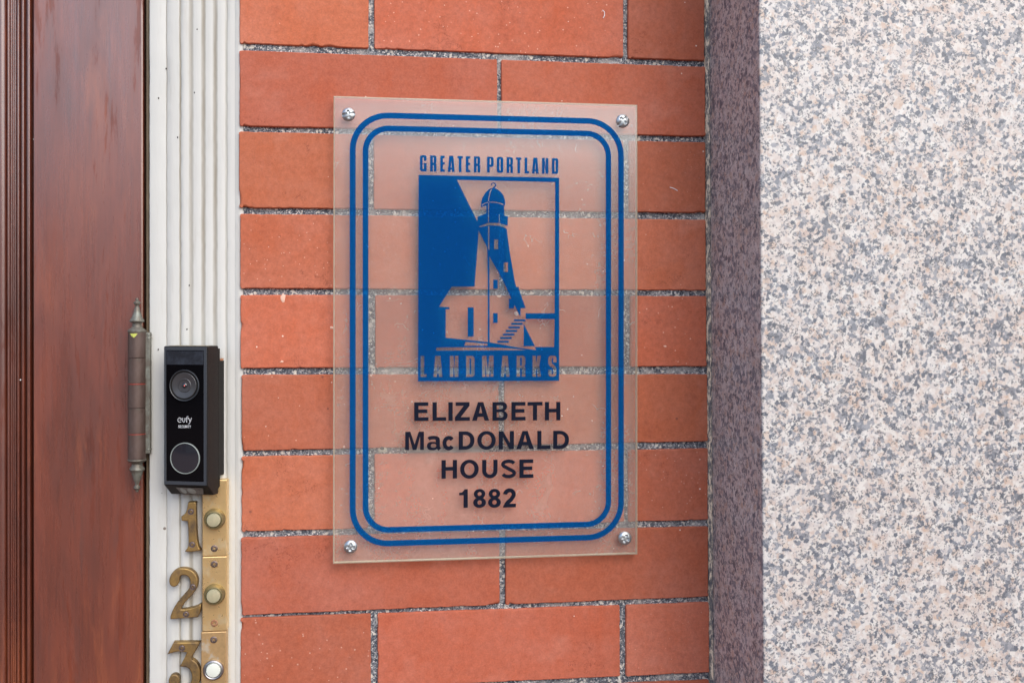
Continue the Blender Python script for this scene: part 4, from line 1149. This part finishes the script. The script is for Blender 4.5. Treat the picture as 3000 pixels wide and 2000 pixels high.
# LANDMARKS knocked out of the bottom band
cut = []
cl_ = lambda u, v: S(1200 + u / 5.113, 1000 + v / 5.113)
for ch, a, b in zip('LANDMARKS', (165, 358, 603, 848, 1087, 1365, 1603, 1842, 2078), (253, 490, 730, 973, 1257, 1497, 1733, 1968, 2200)):
    t_ = (a - 165) / (2200 - 165)
    x0_, z0_ = cl_(a, lerp(531, 525, t_)); x1_, z1_ = cl_(b, lerp(215, 212, t_))
    hgt = z1_ - z0_; wr_ = (x1_ - x0_) / hgt
    for shp in glyph(ch, wr_, 0.165, 0.125, cond=True):
        for lp in shp: cut.append([(x0_ + x * hgt, z0_ + y * hgt) for x, y in lp])
outer = [lc(101, 180), lc(998, 198), lc(998, 1492), lc(97, 1495)]
fill('lighthouse_emblem', [outer] + holes + cut, PRY, M_BLUE, sgn)
def word(name, letters, mat, s, t, cond=False, par=None, y=PRY, conv=None, step=0.00003):
    """letters: (char, left px, right px, baseline px, top px)"""
    loops = [[], []]
    for ch, a, b, yb, yt in letters:
        x0_, z0_ = conv(a, yb); x1_, z1_ = conv(b, yt)
        hgt = z1_ - z0_
        for k, shp in enumerate(glyph(ch, (x1_ - x0_) / hgt, s, t, cond=cond)):
            for lp in shp: loops[min(k, 1)].append([(x0_ + x * hgt, z0_ + yy * hgt) for x, yy in lp])
    me_all = fill(name, loops[0], y, mat, par)
    if loops[1]:
        o2 = fill(name, loops[1], y - step, mat, par)
        bm = bmesh.new(); bm.from_mesh(me_all.data)
        d = o2.location - me_all.location
        m2 = o2.data
        for v in m2.vertices: v.co += d
        bm.from_mesh(m2); bm.to_mesh(me_all.data); bm.free()
        bpy.data.objects.remove(o2)
    return me_all
ga = lambda u, v: (1180 + u / 7.84, 430 + v / 7.84)
gw = []
for ch, a, b in [('G', 393, 548), ('R', 628, 775), ('E', 860, 965), ('A', 1035, 1193), ('T', 1255, 1380), ('E', 1447, 1553), ('R', 1633, 1780), ('P', 1935, 2087), ('O', 2158, 2308), ('R', 2385, 2533), ('T', 2603, 2725), ('L', 2798, 2900), ('A', 2968, 3120), ('N', 3197, 3345), ('D', 3425, 3572)]:
    t_ = (a - 393) / (3572 - 393)
    gw.append((ch, ga(a, 0)[0], ga(b, 0)[0], ga(0, lerp(567, 627, t_))[1], ga(0, lerp(197, 270, t_))[1]))
word('lettering', gw[:7], M_BLUE, 0.17, 0.15, True, sgn, conv=S)
word('lettering', gw[7:], M_BLUE, 0.17, 0.15, True, sgn, conv=S)
g8 = lambda u, v: (950 + u / 2.4758, 1130 + v / 2.4758)
def line8(items, xa, xb, ba, bb, ta, tb):
    out = []
    for ch, a, b in items:
        t_ = ((a + b) / 2 - xa) / (xb - xa)
        out.append((ch, g8(a, 0)[0], g8(b, 0)[0], g8(0, lerp(ba, bb, t_))[1], g8(0, lerp(ta, tb, t_))[1]))
    return out
word('lettering', line8([('E', 652, 756), ('L', 785, 884), ('I', 900, 930), ('Z', 948, 1056), ('A', 1072, 1196), ('B', 1220, 1330), ('E', 1357, 1460), ('T', 1474, 1583), ('H', 1600, 1713)], 652, 1712, 255, 250, 118, 115), M_BLACK, 0.232, 0.197, False, sgn, conv=S)
word('lettering', line8([('M', 587, 723), ('a', 745, 843), ('c', 857, 949), ('D', 975, 1089), ('O', 1110, 1244), ('N', 1265, 1376), ('A', 1393, 1520), ('L', 1545, 1641), ('D', 1660, 1775)], 587, 1775, 466, 457, 331, 323), M_BLACK, 0.232, 0.197, False, sgn, conv=S)
word('lettering', line8([('H', 850, 963), ('O', 985, 1120), ('U', 1145, 1257), ('S', 1280, 1393), ('E', 1415, 1517)], 850, 1517, 673, 667, 536, 531), M_BLACK, 0.232, 0.197, False, sgn, conv=S)
word('lettering', line8([('1', 978, 1041), ('8', 1080, 1173), ('8', 1188, 1281), ('2', 1297, 1390)], 980, 1390, 884, 881, 748, 744), M_BLACK, 0.232, 0.197, False, sgn, conv=S)
screw(1021, 336, SF - 0.0003, 19.5, M_ZINC, sgn, 0.15, 0.0030, 'combo', 0.6)
screw(1824, 355, SF - 0.0003, 19.0, M_ZINC, sgn, 0.75, 0.0030, 'combo', 0.6)
screw(1027, 1600.5, SF - 0.0003, 19.5, M_ZINC, sgn, 1.45, 0.0028, 'cross', 0.6)
screw(1830.5, 1575.5, SF - 0.0003, 19.0, M_ZINC, sgn, 1.2, 0.0028, 'cross', 0.6)
for px, py, yy in [(1021, 336, 0), (1824, 355, 0), (1027, 1600, 0), (1830, 1575, 0)]:
    x, z = W(px, py, SF)
    lathe('spacer', [(0.0035, 0), (0.0035, 0.0042)], (x, 0.0002, z), M_ZINC, sgn, 'y', 20)

# doorbell writing
def bw(u, v): return bell_local(480 + u / 7.843, 1200 + v / 7.843)
def stroke(pts, wd): return ribbon([bw(*p) for p in pts], wd)
k_ = 1.45 * mmp
loops1 = [stroke([(408, 232)] + [(378 + 45 * math.cos(math.radians(a)), 232 - 50 * math.sin(math.radians(a))) for a in range(25, 330, 18)], k_),
          stroke([(444, 180), (444, 235), (450, 265), (470, 283), (490, 265), (498, 235), (498, 180)], k_),
          stroke([(537, 290), (537, 190), (543, 160), (560, 150), (575, 155)], k_),
          stroke([(648, 180), (625, 245), (605, 295), (590, 320), (575, 318)], k_)]
o = fill('maker_lettering', loops1, -0.00085, M_WHT, db)
loops2 = [stroke([(375, 215), (405, 232)], k_), stroke([(578, 180), (612, 265)], k_), stroke([(515, 195), (575, 195)], k_ * .8)]
o = fill('maker_lettering', loops2, -0.00088, M_WHT, db)
L3 = []
xw = 346
for ch, wdt in zip('SECURITY', (34, 28, 38, 38, 34, 10, 34, 38)):
    x0_, z0_ = bw(xw, 411); x1_, z1_ = bw(xw + wdt, 352)
    hgt = z1_ - z0_
    for shp in glyph(ch, (x1_ - x0_) / hgt, 0.14, 0.12, cond=ch in 'SRUC' and ch != 'C'):
        for lp in shp: L3.append([(x0_ + x * hgt, z0_ + yy * hgt) for x, yy in lp])
    xw += wdt + 5
fill('maker_lettering', L3, -0.00085, M_WHT, db)

# ------------------------------------------------------------------ cobweb with a dry insect behind the sign
cw = thing('cobweb', (*[W(1124, 1313, 0)[0]], -0.002, W(1124, 1330, 0)[1]), 'small dusty cobweb holding a dark dry insect in the joint behind the plaque', 'cobweb')
lump(1122, 1318, 0.0042, 0.0024, M_WEB, cw, y=-0.0006, name='web', th=0.0010)
lump(1119, 1312, 0.0024, 0.0014, M_DARKSPOT, cw, y=-0.0018, name='insect', th=0.0008)
